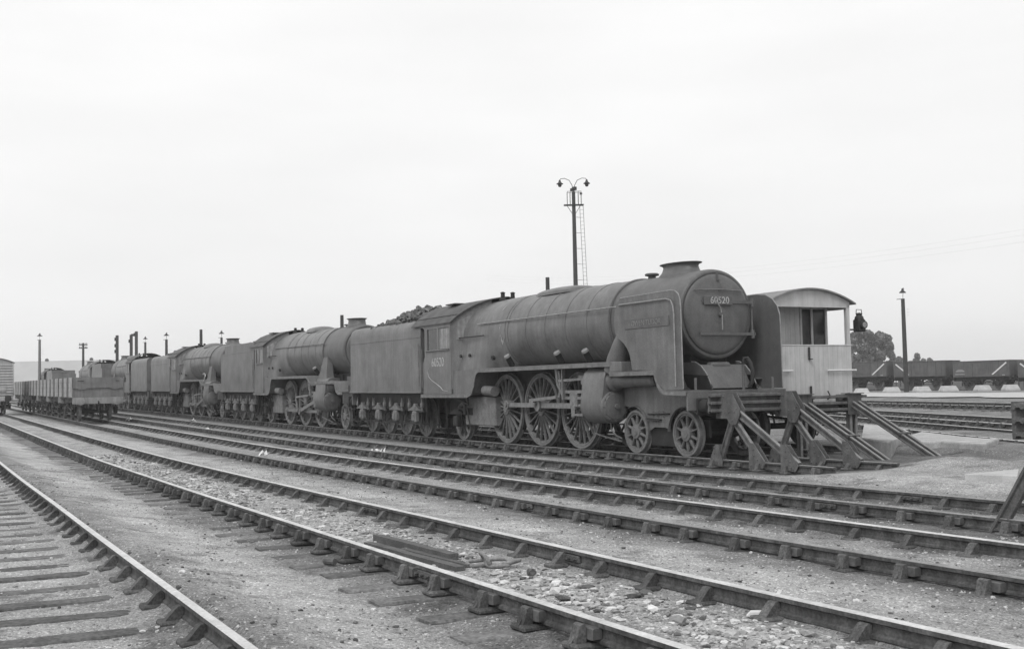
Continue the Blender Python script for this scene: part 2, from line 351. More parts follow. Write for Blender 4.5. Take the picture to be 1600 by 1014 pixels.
# ------------------------------------------------------------------ railway tracks
RP = [(-.027, 0), (.027, 0), (.035, -.007), (.036, -.036), (.011, -.05), (.010, -.105), (.029, -.117), (.031, -.138), (.022, -.145), (-.022, -.145), (-.031, -.138), (-.029, -.117), (-.010, -.105), (-.011, -.05), (-.036, -.036), (-.035, -.007)]
def rail_sweep(mb, pts, upz=(0, 0, 1), flip=False):
    pts = [Vector(p) for p in pts]; rings = []
    for i, p in enumerate(pts):
        t = (pts[min(i+1, len(pts)-1)]-pts[max(i-1, 0)]).normalized(); u = t.cross(Vector(upz)).normalized(); v = u.cross(t)
        rings.append([p+u*a+v*b for a, b in RP])
    o = len(mb.f); mb.loft(rings)
    n = len(RP)
    for k in range(len(pts)-1):
        for i in (0, 1, n-1): mb.mi[o+k*n+i] = 1
    return mb
def chair_mesh():
    c = MB()
    c.box((0, 0, -.018), (.20, .38, .044), .014)
    c.prism([(-.165, 0), (-.135, .085), (-.128, .112), (-.112, .121), (-.094, .121), (-.086, .112), (-.086, 0)], 'x', -.048, .048)
    c.prism([(-.185, 0), (-.135, .06), (-.13, 0)], 'x', -.014, .014)
    c.prism([(.034, 0), (.034, .02), (.0145, .045), (.0145, .095), (.030, .104), (.055, .100), (.075, .082), (.15, 0)], 'x', -.043, .043)
    c.m = 1
    c.loft([[(x, -.0495+a*.034, .066+b*h) for a, b in ((-1, -1), (1, -1), (1, .8), (.7, 1), (-.7, 1), (-1, .8))] for x, h in ((-.10, .030), (-.05, .036), (.10, .039), (.125, .034))])
    return c.mesh('rail_chair', [K['chair'], K['key']], 30)
CH = chair_mesh()
def sleeper_mesh(k):
    rr = random.Random(k); s = MB(); n = 10; L = 2.7; rings = []
    for i in range(n+1):
        y = -L/2+L*i/n; z = rr.uniform(-.006, .004); e = rr.uniform(-.006, .006)
        rings.append([(-.127+e, y, -.13), (.127+e, y, -.13), (.127+e, y, -.014+z), (.112+e, y, z), (-.112+e, y, z+rr.uniform(-.004, .004)), (-.127+e, y, -.014+z)])
    s.loft(rings)
    return s.mesh('sleeper', K['sleeper'], 30)
SL = [sleeper_mesh(k) for k in range(4)]
def fish_mesh():
    f = MB(); f.box((0, -.03, -.078), (.46, .026, .062), .008); f.box((0, .03, -.078), (.46, .026, .062), .008)
    for x in (-.17, -.06, .06, .17):
        for sgn in (-1, 1): f.cyl((x, sgn*.03, -.078), (x, sgn*.075, -.078), .017, seg=6)
    return f.mesh('fishplate', K['chair'], 30)
FI = fish_mesh()
def track(label, P0, P1, joints=(), n_single=100, bulk_to=0, tops=('railtop', 'railtop'), gauge=1.505, start=0.0, group='railway tracks of the yard', wob=.006, gap=.765):
    P0, P1 = Vector((P0[0], P0[1], 0)), Vector((P1[0], P1[1], 0)); D = P1-P0; L = D.length; t = D/L; n = Vector((-t.y, t.x, 0)); ang = math.atan2(t.y, t.x)
    z0 = zt(P0.x, P0.y); root = thing('railway_track', label, 'track', (P0.x, P0.y, z0), (0, 0, 0), group)
    def pos(s, off=0, dz=0):
        q = P0+t*s+n*off; return Vector((q.x-P0.x, q.y-P0.y, zt(q.x, q.y)-z0+dz))
    for k, sg in enumerate((1, -1)):
        mb = MB(); ss = 0; pts = []
        while ss < L:
            wv = mnoise.noise(Vector((ss*.11, sg*7+P0.y, 1)))*wob*2; wz = mnoise.noise(Vector((ss*.17, sg*3+P0.y, 8)))*wob
            pts.append(pos(ss, sg*gauge/2+wv, wz)); ss += .6 if ss < 40 else 2.5
        pts.append(pos(L, sg*gauge/2))
        rail_sweep(mb, pts); mb.build('rail', [K['rail'], K[tops[k]]], root, 30)
    for s_, k in joints:
        o = link('fishplate', FI, root, pos(s_, (1, -1)[k]*gauge/2), (0, 0, ang))
    rr = random.Random(int(P0.y*100)); s_ = start; i = 0
    slp, chp = MB(), MB()
    while s_ < L:
        jx = rr.uniform(-.045, .045); ra = rr.uniform(-.035, .035); q = pos(s_+jx, rr.uniform(-.06, .06), -.186); q.z += rr.uniform(-.008, .005)
        if i < n_single:
            so_ = link('sleeper', SL[rr.randrange(4)], root, q, (0, 0, ang+ra))
            for sg in (1, -1):
                cc = link('rail_chair', CH, so_, (rr.uniform(-.02, .02), sg*gauge/2-(q-pos(s_+jx, 0, -.186)).dot(n), .041), (0, 0, (PI if sg > 0 else 0)))
        elif s_ < bulk_to:
            c_, a_ = t, n
            for sg in (1, -1):
                for o1, o2 in ((-.1, .045), (.085, .045)):
                    b0 = pos(s_, sg*(gauge/2+o1*sg*-1), -.09); chp.bar(b0-t*.05, b0+t*.05, .09, .12)
            slp.bar(pos(s_, -1.3, -.25), pos(s_, 1.3, -.25), .25, .13)
        i += 1; s_ += gap+rr.uniform(-.015, .015)
    if slp.v:
        tag(slp.build('sleeper', K['sleeper'], root, 0), kind='stuff'); tag(chp.build('rail_chair', K['chair'], root, 0), kind='stuff')
    return root
def Xs(x0, *xs_): return [(x0-x, k) for x, k in xs_]
# k=0 is the rail on the camera's side (tracks run away toward -X, so their left is -Y)
track('nearest track at the lower left corner with pale polished rail', (4, .987), (-110, .987), n_single=46, bulk_to=110, tops=('railtop', 'railtop'), start=.43)
track('second track from the camera, with sleeper ends bare and pale rubble between its rails', (4, 4.605), (-250, 4.605), Xs(4, (-9.11, 0), (-9.37, 1), (-14.57, 1), (-22, 0)), n_single=100, bulk_to=120, start=.52, tops=('railtop', 'railtop'))
track('track under the row of open wagons, buried to its chairs in ash', (4, 8.03), (-250, 8.03), Xs(4, (-13.88, 0), (-13.24, 1), (-25, 0), (-22.4, 1)), n_single=100, bulk_to=130, start=.3, tops=('raildull', 'railtop'))
track('track between the wagon road and the locomotives, ending at the stop by the right edge', (-5.2, 11.03), (-250, 11.03), Xs(-5.2, (-11.43, 0), (-11.45, 1), (-23, 0), (-20.4, 1)), n_single=100, bulk_to=130, start=.25, tops=('raildull', 'raildull'))
track('track on which the steam locomotives stand, ending in the near buffer stop', (-15.7, 15.13), (-250, 15.13), Xs(-15.7, (-24, 0), (-33, 0)), n_single=100, bulk_to=140, start=.4, tops=('raildull', 'raildull'))
track('short track under the grey brake van, ending in the far buffer stop', (-20.4, 18.65), (-200, 18.65), n_single=30, bulk_to=60, start=.3, tops=('raildull', 'raildull'))
def rtrack(label, c1, c2, ext=(14, 60), n_single=60, tops=('railtop', 'railtop')):
    a, b = [hit(*q) for q in c1]; c, d = [hit(*q) for q in c2]
    m0, m1 = (a+c)/2, (b+d)/2; t = (m0-m1); t.z = 0; t.normalize(); s_ = m1-t*ext[0]; e_ = m0+t*ext[1]
    return track(label, s_, e_, n_single=n_single, bulk_to=90, tops=tops, wob=.004)
rtrack('track curving off behind the concrete slab at the right, first of the far fan', (((1402, 659)), (1588, 674.8)), ((1418, 668), (1600, 686)))
rtrack('bright railed track behind the slab, second of the far fan on the right', ((1376, 641.5), (1584, 653.8)), ((1390, 649.4), (1584, 661.1)))
rtrack('thin far track at right just before the pale path and mineral wagons', ((1357, 625.2), (1582, 629.0)), ((1357, 629.6), (1582, 635)))

# ------------------------------------------------------------------ steam locomotives (local x forward, z = 0 on the rail)
def wheel_mesh(r, spokes, name, hub=.16, w_=.13, rim=.085, boss=None, disc=False):
    tyre = MB(); tyre.lathe([(r-.07, -w_/2), (r+.028, -w_/2), (r+.028, -w_/2+.025), (r+.002, -w_/2+.04), (r-.003, w_/2-.01), (r-.012, w_/2), (r-.062, w_/2), (r-.07, w_/2-.02)], (0, 0, 0), (0, -1, 0), 56, caps=False)
    tyre.loft([[Vector((math.cos(2*PI*i/56)*q, y, math.sin(2*PI*i/56)*q)) for i in range(56)] for q, y in ((r-.07, w_/2), (r-.07, -w_/2))], False)
    c = MB(); c.lathe([(r-.07, .045), (r-.07, -.05), (r-.07-rim*.55, -.05), (r-.07-rim*.6, .03)], (0, 0, 0), (0, 1, 0), 56, caps=False)
    c.lathe([(.02, -.105), (hub*.55, -.105), (hub*.62, -.09), (hub*.95, -.08), (hub, -.06), (hub, .06)], (0, 0, 0), (0, 1, 0), 24)
    if disc: c.lathe([(hub*.9, -.03), (r-.09, -.012), (r-.09, .012)], (0, 0, 0), (0, 1, 0), 40)
    for i in range(spokes):
        a = 2*PI*(i+.5)/spokes; d = Vector((math.cos(a), 0, math.sin(a))); q = Vector((-d.z, 0, d.x)); R2 = r-.07-rim*.5
        k0, k1 = (.022, .016) if r > .8 else (.030, .024)
        c.loft([[d*hub*.9+q*a1*k0+Vector((0, b1*.045-.01, 0)) for a1, b1 in ((-1, 0), (-.5, -1), (.5, -1), (1, 0), (.5, 1), (-.5, 1))], [d*R2+q*a1*k1+Vector((0, b1*.03-.01, 0)) for a1, b1 in ((-1, 0), (-.5, -1), (.5, -1), (1, 0), (.5, 1), (-.5, 1))]])
    if boss is not None:                          # crank boss and balance weight
        d = Vector((math.cos(boss), 0, math.sin(boss))); c.cyl(d*.33+Vector((0, .05, 0)), d*.33+Vector((0, -.10, 0)), .125, .115, 18)
        for k in range(1): c.bar(Vector((0, -.03, 0)), d*.33+Vector((0, -.03, 0)), .10, .22, (d.z, 0, -d.x))
        n = 9; a0 = boss+PI
        if boss > 0: return tyre.mesh('tyre', K['dust'], 30), c.mesh('wheel_centre', K['dust'], 30)
        out = [(math.cos(a0+(i/(n-1)-.5)*1.15)*(r-.10), math.sin(a0+(i/(n-1)-.5)*1.15)*(r-.10)) for i in range(n)]
        inn = [(math.cos(a0+(i/(n-1)-.5)*1.0)*(r-.30), math.sin(a0+(i/(n-1)-.5)*1.0)*(r-.30)) for i in range(n)][::-1]
        c.prism(out+inn, 'y', -.055, .03)
    return tyre.mesh('tyre', K['dust'], 30), c.mesh('wheel_centre', K['dust'], 30)
def put_wheel(ms, name, parent, x, y, r):         # y < 0 is the near side; the outer face looks that way
    o = link(name, ms[1], parent, (x, y, r), (0, 0, 0 if y < 0 else PI)); link('tyre', ms[0], o); return o
AX = MB(); AX.cyl((0, -.68, 0), (0, .68, 0), .075, seg=12); AXM = AX.mesh('axle', K['frame'])
WH = {}
def arcpts(cx, cz, r, a0, a1, n): return [(cx+r*math.cos(a0+(a1-a0)*i/n), cz+r*math.sin(a0+(a1-a0)*i/n)) for i in range(n+1)]
def ribbon(mb, pl, th, y0, y1):                   # a bent sheet along a polyline in x-z
    P = [Vector((a, 0, b)) for a, b in pl]; lo, hi = [], []
    for i, p in enumerate(P):
        t = (P[min(i+1, len(P)-1)]-P[max(i-1, 0)]).normalized(); nrm = Vector((-t.z, 0, t.x)); lo.append(p-nrm*th); hi.append(p)
    for i in range(len(P)-1):
        for ys_ in ((y0, y1),):
            vs = [(q.x, y, q.z) for q in (lo[i], lo[i+1], hi[i+1], hi[i]) for y in ys_]
            mb.add(vs, [(0, 2, 3, 1), (6, 7, 5, 4), (0, 2, 4, 6), (1, 7, 5, 3)]+([(0, 6, 7, 1)] if i == 0 else [])+([(2, 3, 5, 4)] if i == len(P)-2 else []))
def buffer_mesh(L=.36, dia=.20, mk='frame'):
    b = MB(); b.box((.02, 0, 0), (.04, .36, .36), .02); b.lathe([(.155, .03), (.15, .10), (.125, L*.55), (.12, L*.6)], (0, 0, 0), (1, 0, 0), 20)
    b.lathe([(.06, L*.5), (.06, L-.05), (dia*.9, L-.05), (dia, L-.035), (dia, L-.015), (dia*.8, L)], (0, 0, 0), (1, 0, 0), 24)
    return b.mesh('buffer', K[mk], 30)
BUF = buffer_mesh(); BUFS = buffer_mesh(.30, .22); BUFW = buffer_mesh(.30, .20, 'wagbeam')
COUP = None
def coupling_mesh():
    c = MB(); c.tube([(0, 0, 0), (.10, 0, .0), (.16, 0, -.05), (.13, 0, -.1), (.06, 0, -.1)], .03)
    def lk(z, L, rot):
        pts = []
        for i in range(13):
            a = 2*PI*i/12; u, v = .045*math.cos(a), (L/2)*math.sin(a); pts.append((.11, u if not rot else 0, z+v) if not rot else (.11+u, 0, z+v))
        c.tube(pts, .015, 6)
    lk(-.22, .24, False); lk(-.42, .24, True); lk(-.62, .24, False)
    return c.mesh('coupling', K['frame'], 40)
COUP = coupling_mesh()

def make_loco(label, P, loc, rot, group='steam locomotives in a line', number=None, detail=True):
    R = thing('steam_locomotive', label, 'locomotive', loc, rot, group); V2 = P['v2']
    d = P['drv']; rc, zc = P['rb'], P['zc']; xs0, xs1 = P['smoke']; xb0 = P['fire_end']; cabr, cabf = P['cab']; she = P['sheet']
    # boiler barrel with its cleading bands
    b = MB(); b.lathe([(rc*1.055, xb0-.5), (rc*1.05, xb0), (rc, xs0), (rc*.9, xs0)], (0, 0, zc), (1, 0, 0), 64)
    nb = 5
    for k in range(nb+1):
        x = xb0+.1+(xs0-xb0-.1)*k/nb; r = rc*1.05+(rc-rc*1.05)*k/nb
        b.lathe([(r-.01, x-.045), (r+.010, x-.04), (r+.010, x+.04), (r-.01, x+.045)], (0, 0, zc), (1, 0, 0), 64, caps=False)
    o = b.build('boiler', K['boiler'], R)
    for k in (0, 2, 4):                           # handrail knobs belong to the boiler
        pass
    # firebox, wide at the foot and rounded over the top
    def sec(x, fl, r, wb, zb):
        pts = []
        for i in range(33):
            a = -PI*.36+(PI*1.72)*i/32; y, z = r*math.cos(a), zc+r*math.sin(a)
            if a < 0 or a > PI:
                k = min(1, abs(math.sin(a))/math.sin(PI*.36)); sg = 1 if math.cos(a) > 0 else -1
                y = y*(1-fl)+fl*sg*(r*.98*(1-k)+wb*k); z = z*(1-fl)+fl*(zc*(1-k)+zb*k)
            pts.append((x, y, z))
        return pts
    f = MB(); xf = she+.1
    f.loft([sec(cabf-.3, 1, rc*1.02, 1.18, 1.5), sec(xf-.45, 1, rc*1.04, 1.20, 1.9), sec(xf+.1, .98, rc*1.05, 1.16, 1.95), sec(xf+.45, .8, rc*1.055, 1.14, 1.98), sec(xb0-.02, 0, rc*1.06, 1.1, 2.0)])
    fo = f.build('firebox', K['boiler'], R, 40)
    f = MB()
    for sy in (-1, 1):
        for x in (cabf+.35, cabf+.95): f.cyl((x, sy*1.13, 2.45), (x, sy*1.175, 2.45), .05, seg=10); 
        f.tube([(cabf+.1, sy*1.12, 2.98), (xf+.2, sy*1.10, 2.98)], .016, 6)
        f.cyl((xf+.75, sy*1.05, 2.35), (xf+.75, sy*1.12, 2.33), .065, seg=12)
    f.halves('washout_plug', K['frame'], fo)
    # lower firebox sheet and cab side make one flowing edge over the trailing wheels
    s = MB()
    low = [(cabf-.02, 1.36), (she-.45, 1.36), (she-.2, 1.43), (she-.06, 1.62), (she+.02, 1.86), (she+.12, 1.99), (she+.3, 2.04), (cabf-.02, 2.04)]
    for sy in (-1, 1): s.prism(low, 'y', sy*1.245, sy*1.27)
    s.halves('firebox_skirt', K['paint'], R)
    # smokebox
    m = MB(); m.lathe([(rc*.98, xs0-.1), (rc*.98, xs0), (rc*.985, xs1-.16), (rc*.98, xs1-.10), (rc*.968, xs1-.045), (rc*.94, xs1-.01), (rc*.905, xs1), (rc*.88, xs1-.012), (rc*.6, xs1-.01)], (0, 0, zc), (1, 0, 0), 72)
    m.lathe([(rc*.97, xs0-.03), (rc+.02, xs0-.03), (rc+.02, xs0+.03), (rc*.97, xs0+.03)], (0, 0, zc), (1, 0, 0), 72, caps=False)
    m.box((xs1+.02, 0, 1.80), (.25, .52, .36), .05)
    sm = m.build('smokebox', K['smoke'], R); m = MB(); m.box(((xs0+xs1)/2+.10, 0, 1.75), (xs1-xs0-.8, .95, .8), .03); m.build('saddle', K['frame'], R)
    dr = MB(); rd = rc*.865
    dr.lathe([(rd, xs1-.03), (rd, xs1+.015), (rd*.98, xs1+.035), (rd*.9, xs1+.055), (rd*.6, xs1+.10), (rd*.3, xs1+.12), (.01, xs1+.125)], (0, 0, zc), (1, 0, 0), 72)
    do = dr.build('smokebox_door', K['smoke'], R)
    h = MB()
    for z, y0 in ((zc+.26, -.45), (zc-.42, -.52)):
        n = 12
        h.loft([[(xs1+.075+.05*(1-((y0+(rd+.13-y0)*i/n)/rd)**2)+dx, y0+(rd+.13-y0)*i/n, z+dz) for dx, dz in ((0, -.032), (.016, -.032), (.016, .032), (0, .032))] for i in range(n+1)])
        h.cyl((xs1+.05, rd+.06, z-.09), (xs1+.05, rd+.06, z+.09), .045, seg=10)
    h.cyl((xs1+.04, rd+.06, zc-.5), (xs1+.04, rd+.06, zc+.33), .022, seg=8)
    h.build('hinge', K['smoke'], do)
    h = MB(); h.m = 1; h.tube([(xs1+.18, 0, zc-.02), (xs1+.19, -.03, zc+.13), (xs1+.18, -.14, zc+.27)], .014, 6); h.tube([(xs1+.2, .0, zc-.02), (xs1+.2, .0, zc-.34)], .015, 6)
    h.m = 0; h.cyl((xs1+.1, 0, zc-.02), (xs1+.20, 0, zc-.02), .06, .045, 14); h.lathe([(.20, xs1+.085), (.17, xs1+.125), (.05, xs1+.13)], (0, 0, zc-.02), (1, 0, 0), 24)
    h.build('door_handle', [K['smoke'], K['bright']], do)
    h = MB(); h.tube([(xs1+.12, -.62, zc+.50), (xs1+.14, 0, zc+.52), (xs1+.12, .62, zc+.50)], .014, 6)
    for y in (-.6, 0, .6): h.cyl((xs1+.02, y, zc+.50), (xs1+.13, y, zc+.505), .012, seg=6)
    h.build('handrail', K['dust'], do)
    li = MB(); li.box((xs1+.06, 0, zc+.80), (.012, .05, .22)); li.box((xs1+.11, 0, zc+.72), (.10, .05, .012)); li.build('lamp_iron', K['smoke'], R)
    if number:
        npb = MB(); npb.box((xs1+.155, -.06, zc+.28), (.03, .74, .19), .008); po = npb.build('number_plate', K['smoke'], do)
        link('numerals', text_mesh(number, .20, .004, 'numerals', K['number']), po, (xs1+.173, -.03, zc+.28), (PI/2, 0, PI/2))
    # chimney, dome, safety valves, whistle
    c = MB(); cx = P['chim']; zt_ = zc+rc*.97; hh = P['chim_h']; Lc = P['chim_l']
    c.lathe([(.40, -.16), (.385, -.02), (.335, .05), (.315, .10), (.30, hh-.07), (.315, hh-.035), (.36, hh-.012), (.365, hh), (.33, hh), (.29, hh-.03), (.28, 0)], (cx, 0, zt_), (0, 0, 1), 40, Lc, 1.0, False)
    c.m = 1; c.lathe([(.285, hh-.10), (.01, hh-.10)], (cx, 0, zt_), (0, 0, 1), 24, Lc, 1)
    c.build('chimney', [K['smoke'], K['dark']], R)
    c = MB(); dx = P['dome']; n = 14; L = P['dome_l']
    rings = []
    for i in range(n+1):
        u = -1+2*i/n; hgt = P['dome_h']*max(0, 1-abs(u)**P['dome_p'])**.6; wv = .52*max(.02, 1-abs(u)**4)**.5
        rings.append([(dx+u*L/2, wv*math.cos(PI*j/12)*1.0, zc+rc*.955+(hgt+.05)*math.sin(PI*j/12)**.7-.03) for j in range(13)])
    c.loft(rings, True); c.build('steam_dome', K['boiler'], R)
    c = MB()
    for y in (-.16, .16): c.lathe([(.11, 0), (.10, .06), (.065, .08), (.06, .20), (.08, .22), (.03, .25)], (cabf+1.15, y, zc+rc*1.03), (0, 0, 1), 14)
    c.halves('safety_valve', K['frame'], R)
    c = MB(); c.lathe([(.10, -.06), (.09, .04), (.16, .055), (.17, .085), (.14, .11), (.02, .115)], (xs0+.42, -.05, zt_+.02), (0, 0, 1), 16); c.build('snifting_valve', K['smoke'], R)
    # running board, stepped down over the cylinders
    rb_ = MB(); xh, xl, xe = P['steps']; front = P['front']
    line = [(cabr, 1.36), (she-.45, 1.36), (she-.2, 1.43), (she-.06, 1.62), (she+.02, 1.86), (she+.12, 1.99), (she+.3, 2.06), (xh, 2.06)]
    if V2: line += [(xh+.5, 1.82), (xl, 1.82), (xl+.15, 1.74), (xl+.3, 1.50), (xl+.5, 1.42), (front, 1.42)]
    ribbon(rb_, line, .035, -1.30, 1.30)
    if not V2:
        l2 = [(xh-.03, 1.83), (xl, 1.83), (xl+.05, 1.78), (xl+.12, 1.62), (xl+.22, 1.47), (xl+.35, 1.41), (front, 1.39)]; ribbon(rb_, l2, .03, -1.30, 1.30)
        for sy in (-1, 1): rb_.box((xh+.22, sy*1.08, 1.94), (.5, .42, .22), .01); rb_.box((xl-.12, sy*1.14, 1.74), (.34, .28, .02)); rb_.box((xl+.22, sy*1.15, 1.62), (.30, .26, .018)); rb_.box((xl-.12, sy*1.05, 1.62), (.3, .02, .34))
    rb_.build('running_board', K['paint'], R)
    va = MB()
    for sy in (-1, 1):
        ribbon(va, [(x, z-.025) for x, z in line], .085, sy*1.275, sy*1.302)
        if not V2: ribbon(va, [(x, z-.025) for x, z in l2], .075, sy*1.275, sy*1.302)
    va.halves('valance', K['dust'], R)
    # cab
    cb = MB(); zw0, zw1, ze = 2.68, 3.32, 3.46; w1 = cabr+.62; w2 = w1+(cabf-.12-w1)*.5
    for sy in (-1, 1):
        ya, yb = sy*1.29, sy*1.315
        cb.prism([(cabr+.28, 1.36), (cabf, 1.36), (cabf, zw0), (cabr+.40, zw0), (cabr+.40, 2.5), (cabr+.28, 2.3)], 'y', ya, yb)
        cb.prism([(cabr+.40, zw1), (cabf, zw1), (cabf, ze+.03), (cabr, ze+.03), (cabr, ze-.05), (cabr+.3, ze-.08)], 'y', ya, yb)
        for a, b_ in ((cabr+.40, w1), (w2-.05, w2+.05), (cabf-.12, cabf)): cb.prism([(a, zw0), (b_, zw0), (b_, zw1), (a, zw1)], 'y', ya, yb)
        cb.box(((w1+cabf)/2-.1, sy*1.335, zw0-.02), (cabf-w1, .05, .035), .008)
        cb.tube([(cabr+.16, sy*1.30, 1.55), (cabr+.16, sy*1.30, 2.75)], .016, 6)
        # wedge fronted spectacle plates
        yo, yi, xi = sy*1.30, sy*.35, cabf+.80
        rz = lambda y: 3.445+.68*(1-(abs(y)/1.36)**2)**.9
        tops = [(xi+(cabf-xi)*k/6, yi+(yo-yi)*k/6) for k in range(7)]
        vs = [(cabf, yo, 1.5), (xi, yi, 1.5)]+[(x, y, rz(y)) for x, y in tops]; nv = len(vs)
        cb.add(vs+[(x-.03, y, z) for x, y, z in vs], [tuple(range(nv)), tuple(range(2*nv-1, nv-1, -1))]+[(i, (i+1) % nv, nv+(i+1) % nv, nv+i) for i in range(nv)])
    cb.box((cabr+.9, 0, 1.41), (1.7, 2.5, .06)); cb.box((cabf+.0, 0, 2.3), (.5, 2.0, 1.8))
    co_ = cb.build('cab', K['paint'], R)
    if V2 is False and number:
        for sy in (-1,): link('cab_number', text_mesh(number, .37, .003, 'cab_number', K['number']), co_, ((cabr+cabf)/2+.22, -1.319, 2.30), (PI/2, 0, 0))
    gl = MB()
    for sy in (-1, 1):
        gl.m = 1; gl.box(((w1+w2)/2, sy*1.29, (zw0+zw1)/2), (w2-w1-.1, .008, zw1-zw0)); gl.m = 0; gl.box(((w2+cabf)/2-.04, sy*1.297, (zw0+zw1)/2), (cabf-w2-.16, .008, zw1-zw0-.03))  # dark sheet in the open half paints the shade inside the cab
        q = lambda u, z: (cabf+.012+.80*u+.012, sy*(1.30-.95*u), z)
        gl.add([q(.12, 2.93), q(.50, 2.98), q(.60, 3.45), q(.50, 3.66), q(.14, 3.44)], [(0, 1, 2, 3, 4)])
    gl.halves('cab_window', [K['glass'], K['darkglass']], co_)
    rf = MB(); n = 16; xr = cabr-.55; rows = []
    for i in range(n+1):
        y = -1.36+2.72*i/n; z = 3.46+.68*(1-(y/1.36)**2)**.9 if abs(y) < 1.36 else 3.46; xf_ = cabf+.06+1.12*(1-abs(y)/1.36)
        rows.append([(xr, y, z), (xf_, y, z), (xf_, y, z-.03), (xr, y, z-.03)])
    rf.loft(rows)
    for sy in (-1, 1):
        rf.tube([(xr+.1, sy*1.17, 3.46+.68*(1-(1.17/1.36)**2)**.9+.012), (cabf+.15, sy*1.17, 3.46+.68*(1-(1.17/1.36)**2)**.9+.012)], .018, 6)
    rf.box((cabr+1.1, -.45, 4.07), (.7, .6, .04), .01)
    rf.build('cab_roof', K['top'], R, 25)
    # frames, ash pan, motion plates
    fr = MB()
    for sy in (-1, 1):
        fr.prism([(cabr+.2, .85), (d[0]-1.0, .75), (d[2]+1.2, .75), (d[2]+1.2, 1.2), (front-.2, 1.2), (front-.05, 1.45), (front-.05, 1.7) if V2 else (front-.2, 1.7), (d[2]+1.2, 1.85), (cabr+.2, 1.3)], 'y', sy*.57, sy*.61)
    fr.box(((d[0]+d[2])/2+.4, 0, 1.48), (d[2]-d[0]+3, 1.1, 1.16)); fr.build('main_frame', K['frame'], R)
    ap = MB(); ap.box(((cabf+she)/2+.35, 0, .86), (she-cabf+.5, 1.85, .82), .03); ap.cyl((she+.15, -1.0, 1.45), (she+.75, -1.0, 1.42), .14, seg=14); ap.cyl((she+.15, 1.0, 1.45), (she+.75, 1.0, 1.42), .14, seg=14); ap.build('ash_pan', K['dust'], R)
    # wheels
    cr = P['crank']; key = ('drv', cr)
    if key not in WH: WH[key] = wheel_mesh(.94, 20, 'driving_wheel', .17, boss=cr)
    for x in d:
        for sy in (-1, 1):
            o = put_wheel(WH[key], 'driving_wheel', R, x, sy*.735, .94)
        ax = link('axle', AXM, R, (x, 0, .94))
    if 'bog' not in WH: WH['bog'] = wheel_mesh(.485, 10, 'bogie_wheel', .165, rim=.06)
    if 'trl' not in WH: WH['trl'] = wheel_mesh(.56, 10, 'trailing_wheel', .14, rim=.06)
    for x in P['bogie']:
        for sy in (-1, 1): put_wheel(WH['bog'], 'bogie_wheel', R, x, sy*.735, .485)
        link('axle', AXM, R, (x, 0, .485))
    for sy in (-1, 1): put_wheel(WH['trl'], 'trailing_wheel', R, P['trail'], sy*.735, .56)
    link('axle', AXM, R, (P['trail'], 0, .56))
    # trailing truck frames with springs and axle boxes
    tr = MB(); xt = P['trail']
    for sy in (-1, 1):
        tr.prism([(xt-.95, .95), (xt-.95, .75), (xt-.22, .75), (xt-.22, .40), (xt+.22, .40), (xt+.22, .75), (xt+.95, .75), (xt+.95, .95)], 'y', sy*.90, sy*.94)
        tr.box((xt, sy*1.0, .56), (.30, .16, .30), .03)
        for k in range(5): tr.box((xt, sy*1.0, .78+k*.028), (1.0-.16*k, .10, .022))
        for x in (xt-.55, xt+.62): tr.box((x, sy*1.02, .92), (.09, .09, .36), .02); tr.cyl((x, sy*1.02, 1.08), (x, sy*1.02, 1.16), .07, .04, 10)
        tr.bar((xt-1.2, sy*1.06, .34), (xt-.45, sy*1.06, .34), .2, .025); tr.bar((xt-1.1, sy*1.1, 1.3), (xt-1.1, sy*1.1, .34), .02, .05); tr.bar((xt-.5, sy*1.1, 1.3), (xt-.5, sy*1.1, .34), .02, .05)
        tr.bar((xt+.1, sy*1.12, 1.22), (xt+1.05, sy*1.12, 1.05), .02, .05); tr.bar((xt+1.05, sy*1.12, 1.05), (xt+1.05, sy*1.12, 1.3), .02, .04); tr.bar((xt+.75, sy*1.02, .95), (xt+1.0, sy*1.02, .30), .02, .05)
    tr.build('trailing_truck', K['frame'], R)
    # bogie or pony truck
    bg_ = MB(); xa, xb_ = min(P['bogie']), max(P['bogie'])
    if not V2:
        for sy in (-1, 1):
            bg_.box(((xa+xb_)/2, sy*.60, .60), (xb_-xa+1.2, .04, .36)); bg_.box(((xa+xb_)/2, sy*.70, .50), (.92, .04, .62), .01)
            bg_.tube([(xa+.55, sy*.83, .88), (xb_-.55, sy*.83, .90)], .018, 6); bg_.bar((xa+.55, sy*.84, .78), (xa+1.05, sy*.84, .76), .07, .04)
        bg_.box(((xa+xb_)/2, 0, .62), (1.2, 1.1, .3), .03)
    else: bg_.box((xa-.3, 0, .6), (1.2, .9, .25), .03)
    bg_.build('bogie_frame', K['frame'], R)
    if not V2:                                    # deep outer frame plate, cut in arches over the bogie wheels
        op = MB()
        a1 = [(x, z) for x, z in arcpts(xa, .485, .575, PI*.02, PI*.60, 10)]
        a2 = [(x, z) for x, z in arcpts(xb_, .485, .575, PI*.42, PI*.96, 10)]
        poly = [(4.0, 1.80), (xl, 1.80), (xl+.12, 1.60), (xl+.25, 1.40), (front-.55, 1.38), (front-.40, 1.12)]+a2+[(xb_-.75, .60), (xa+.75, .60)]+a1+[(4.0, 1.05)]
        for sy in (-1, 1):
            op.prism(poly, 'y', sy*.785, sy*.803)
            for cx_, aa, ab in ((xa, PI*.0, PI*.62), (xb_, PI*.42, PI*.98)):
                pr = arcpts(cx_, .485, .57, aa, ab, 14); ribbon(op, pr[::-1], .012, *sorted((sy*.803, sy*.862)))
            for i in range(5):
                for j in range(3): op.sphere((xa+.72+.1*i, sy*.806, .72+.11*j), .018, 6, 4)
        op.halves('outer_frame', K['paint'], R)
    # cylinders and valve chests
    x0, x1 = P['cyl']; cy = MB()
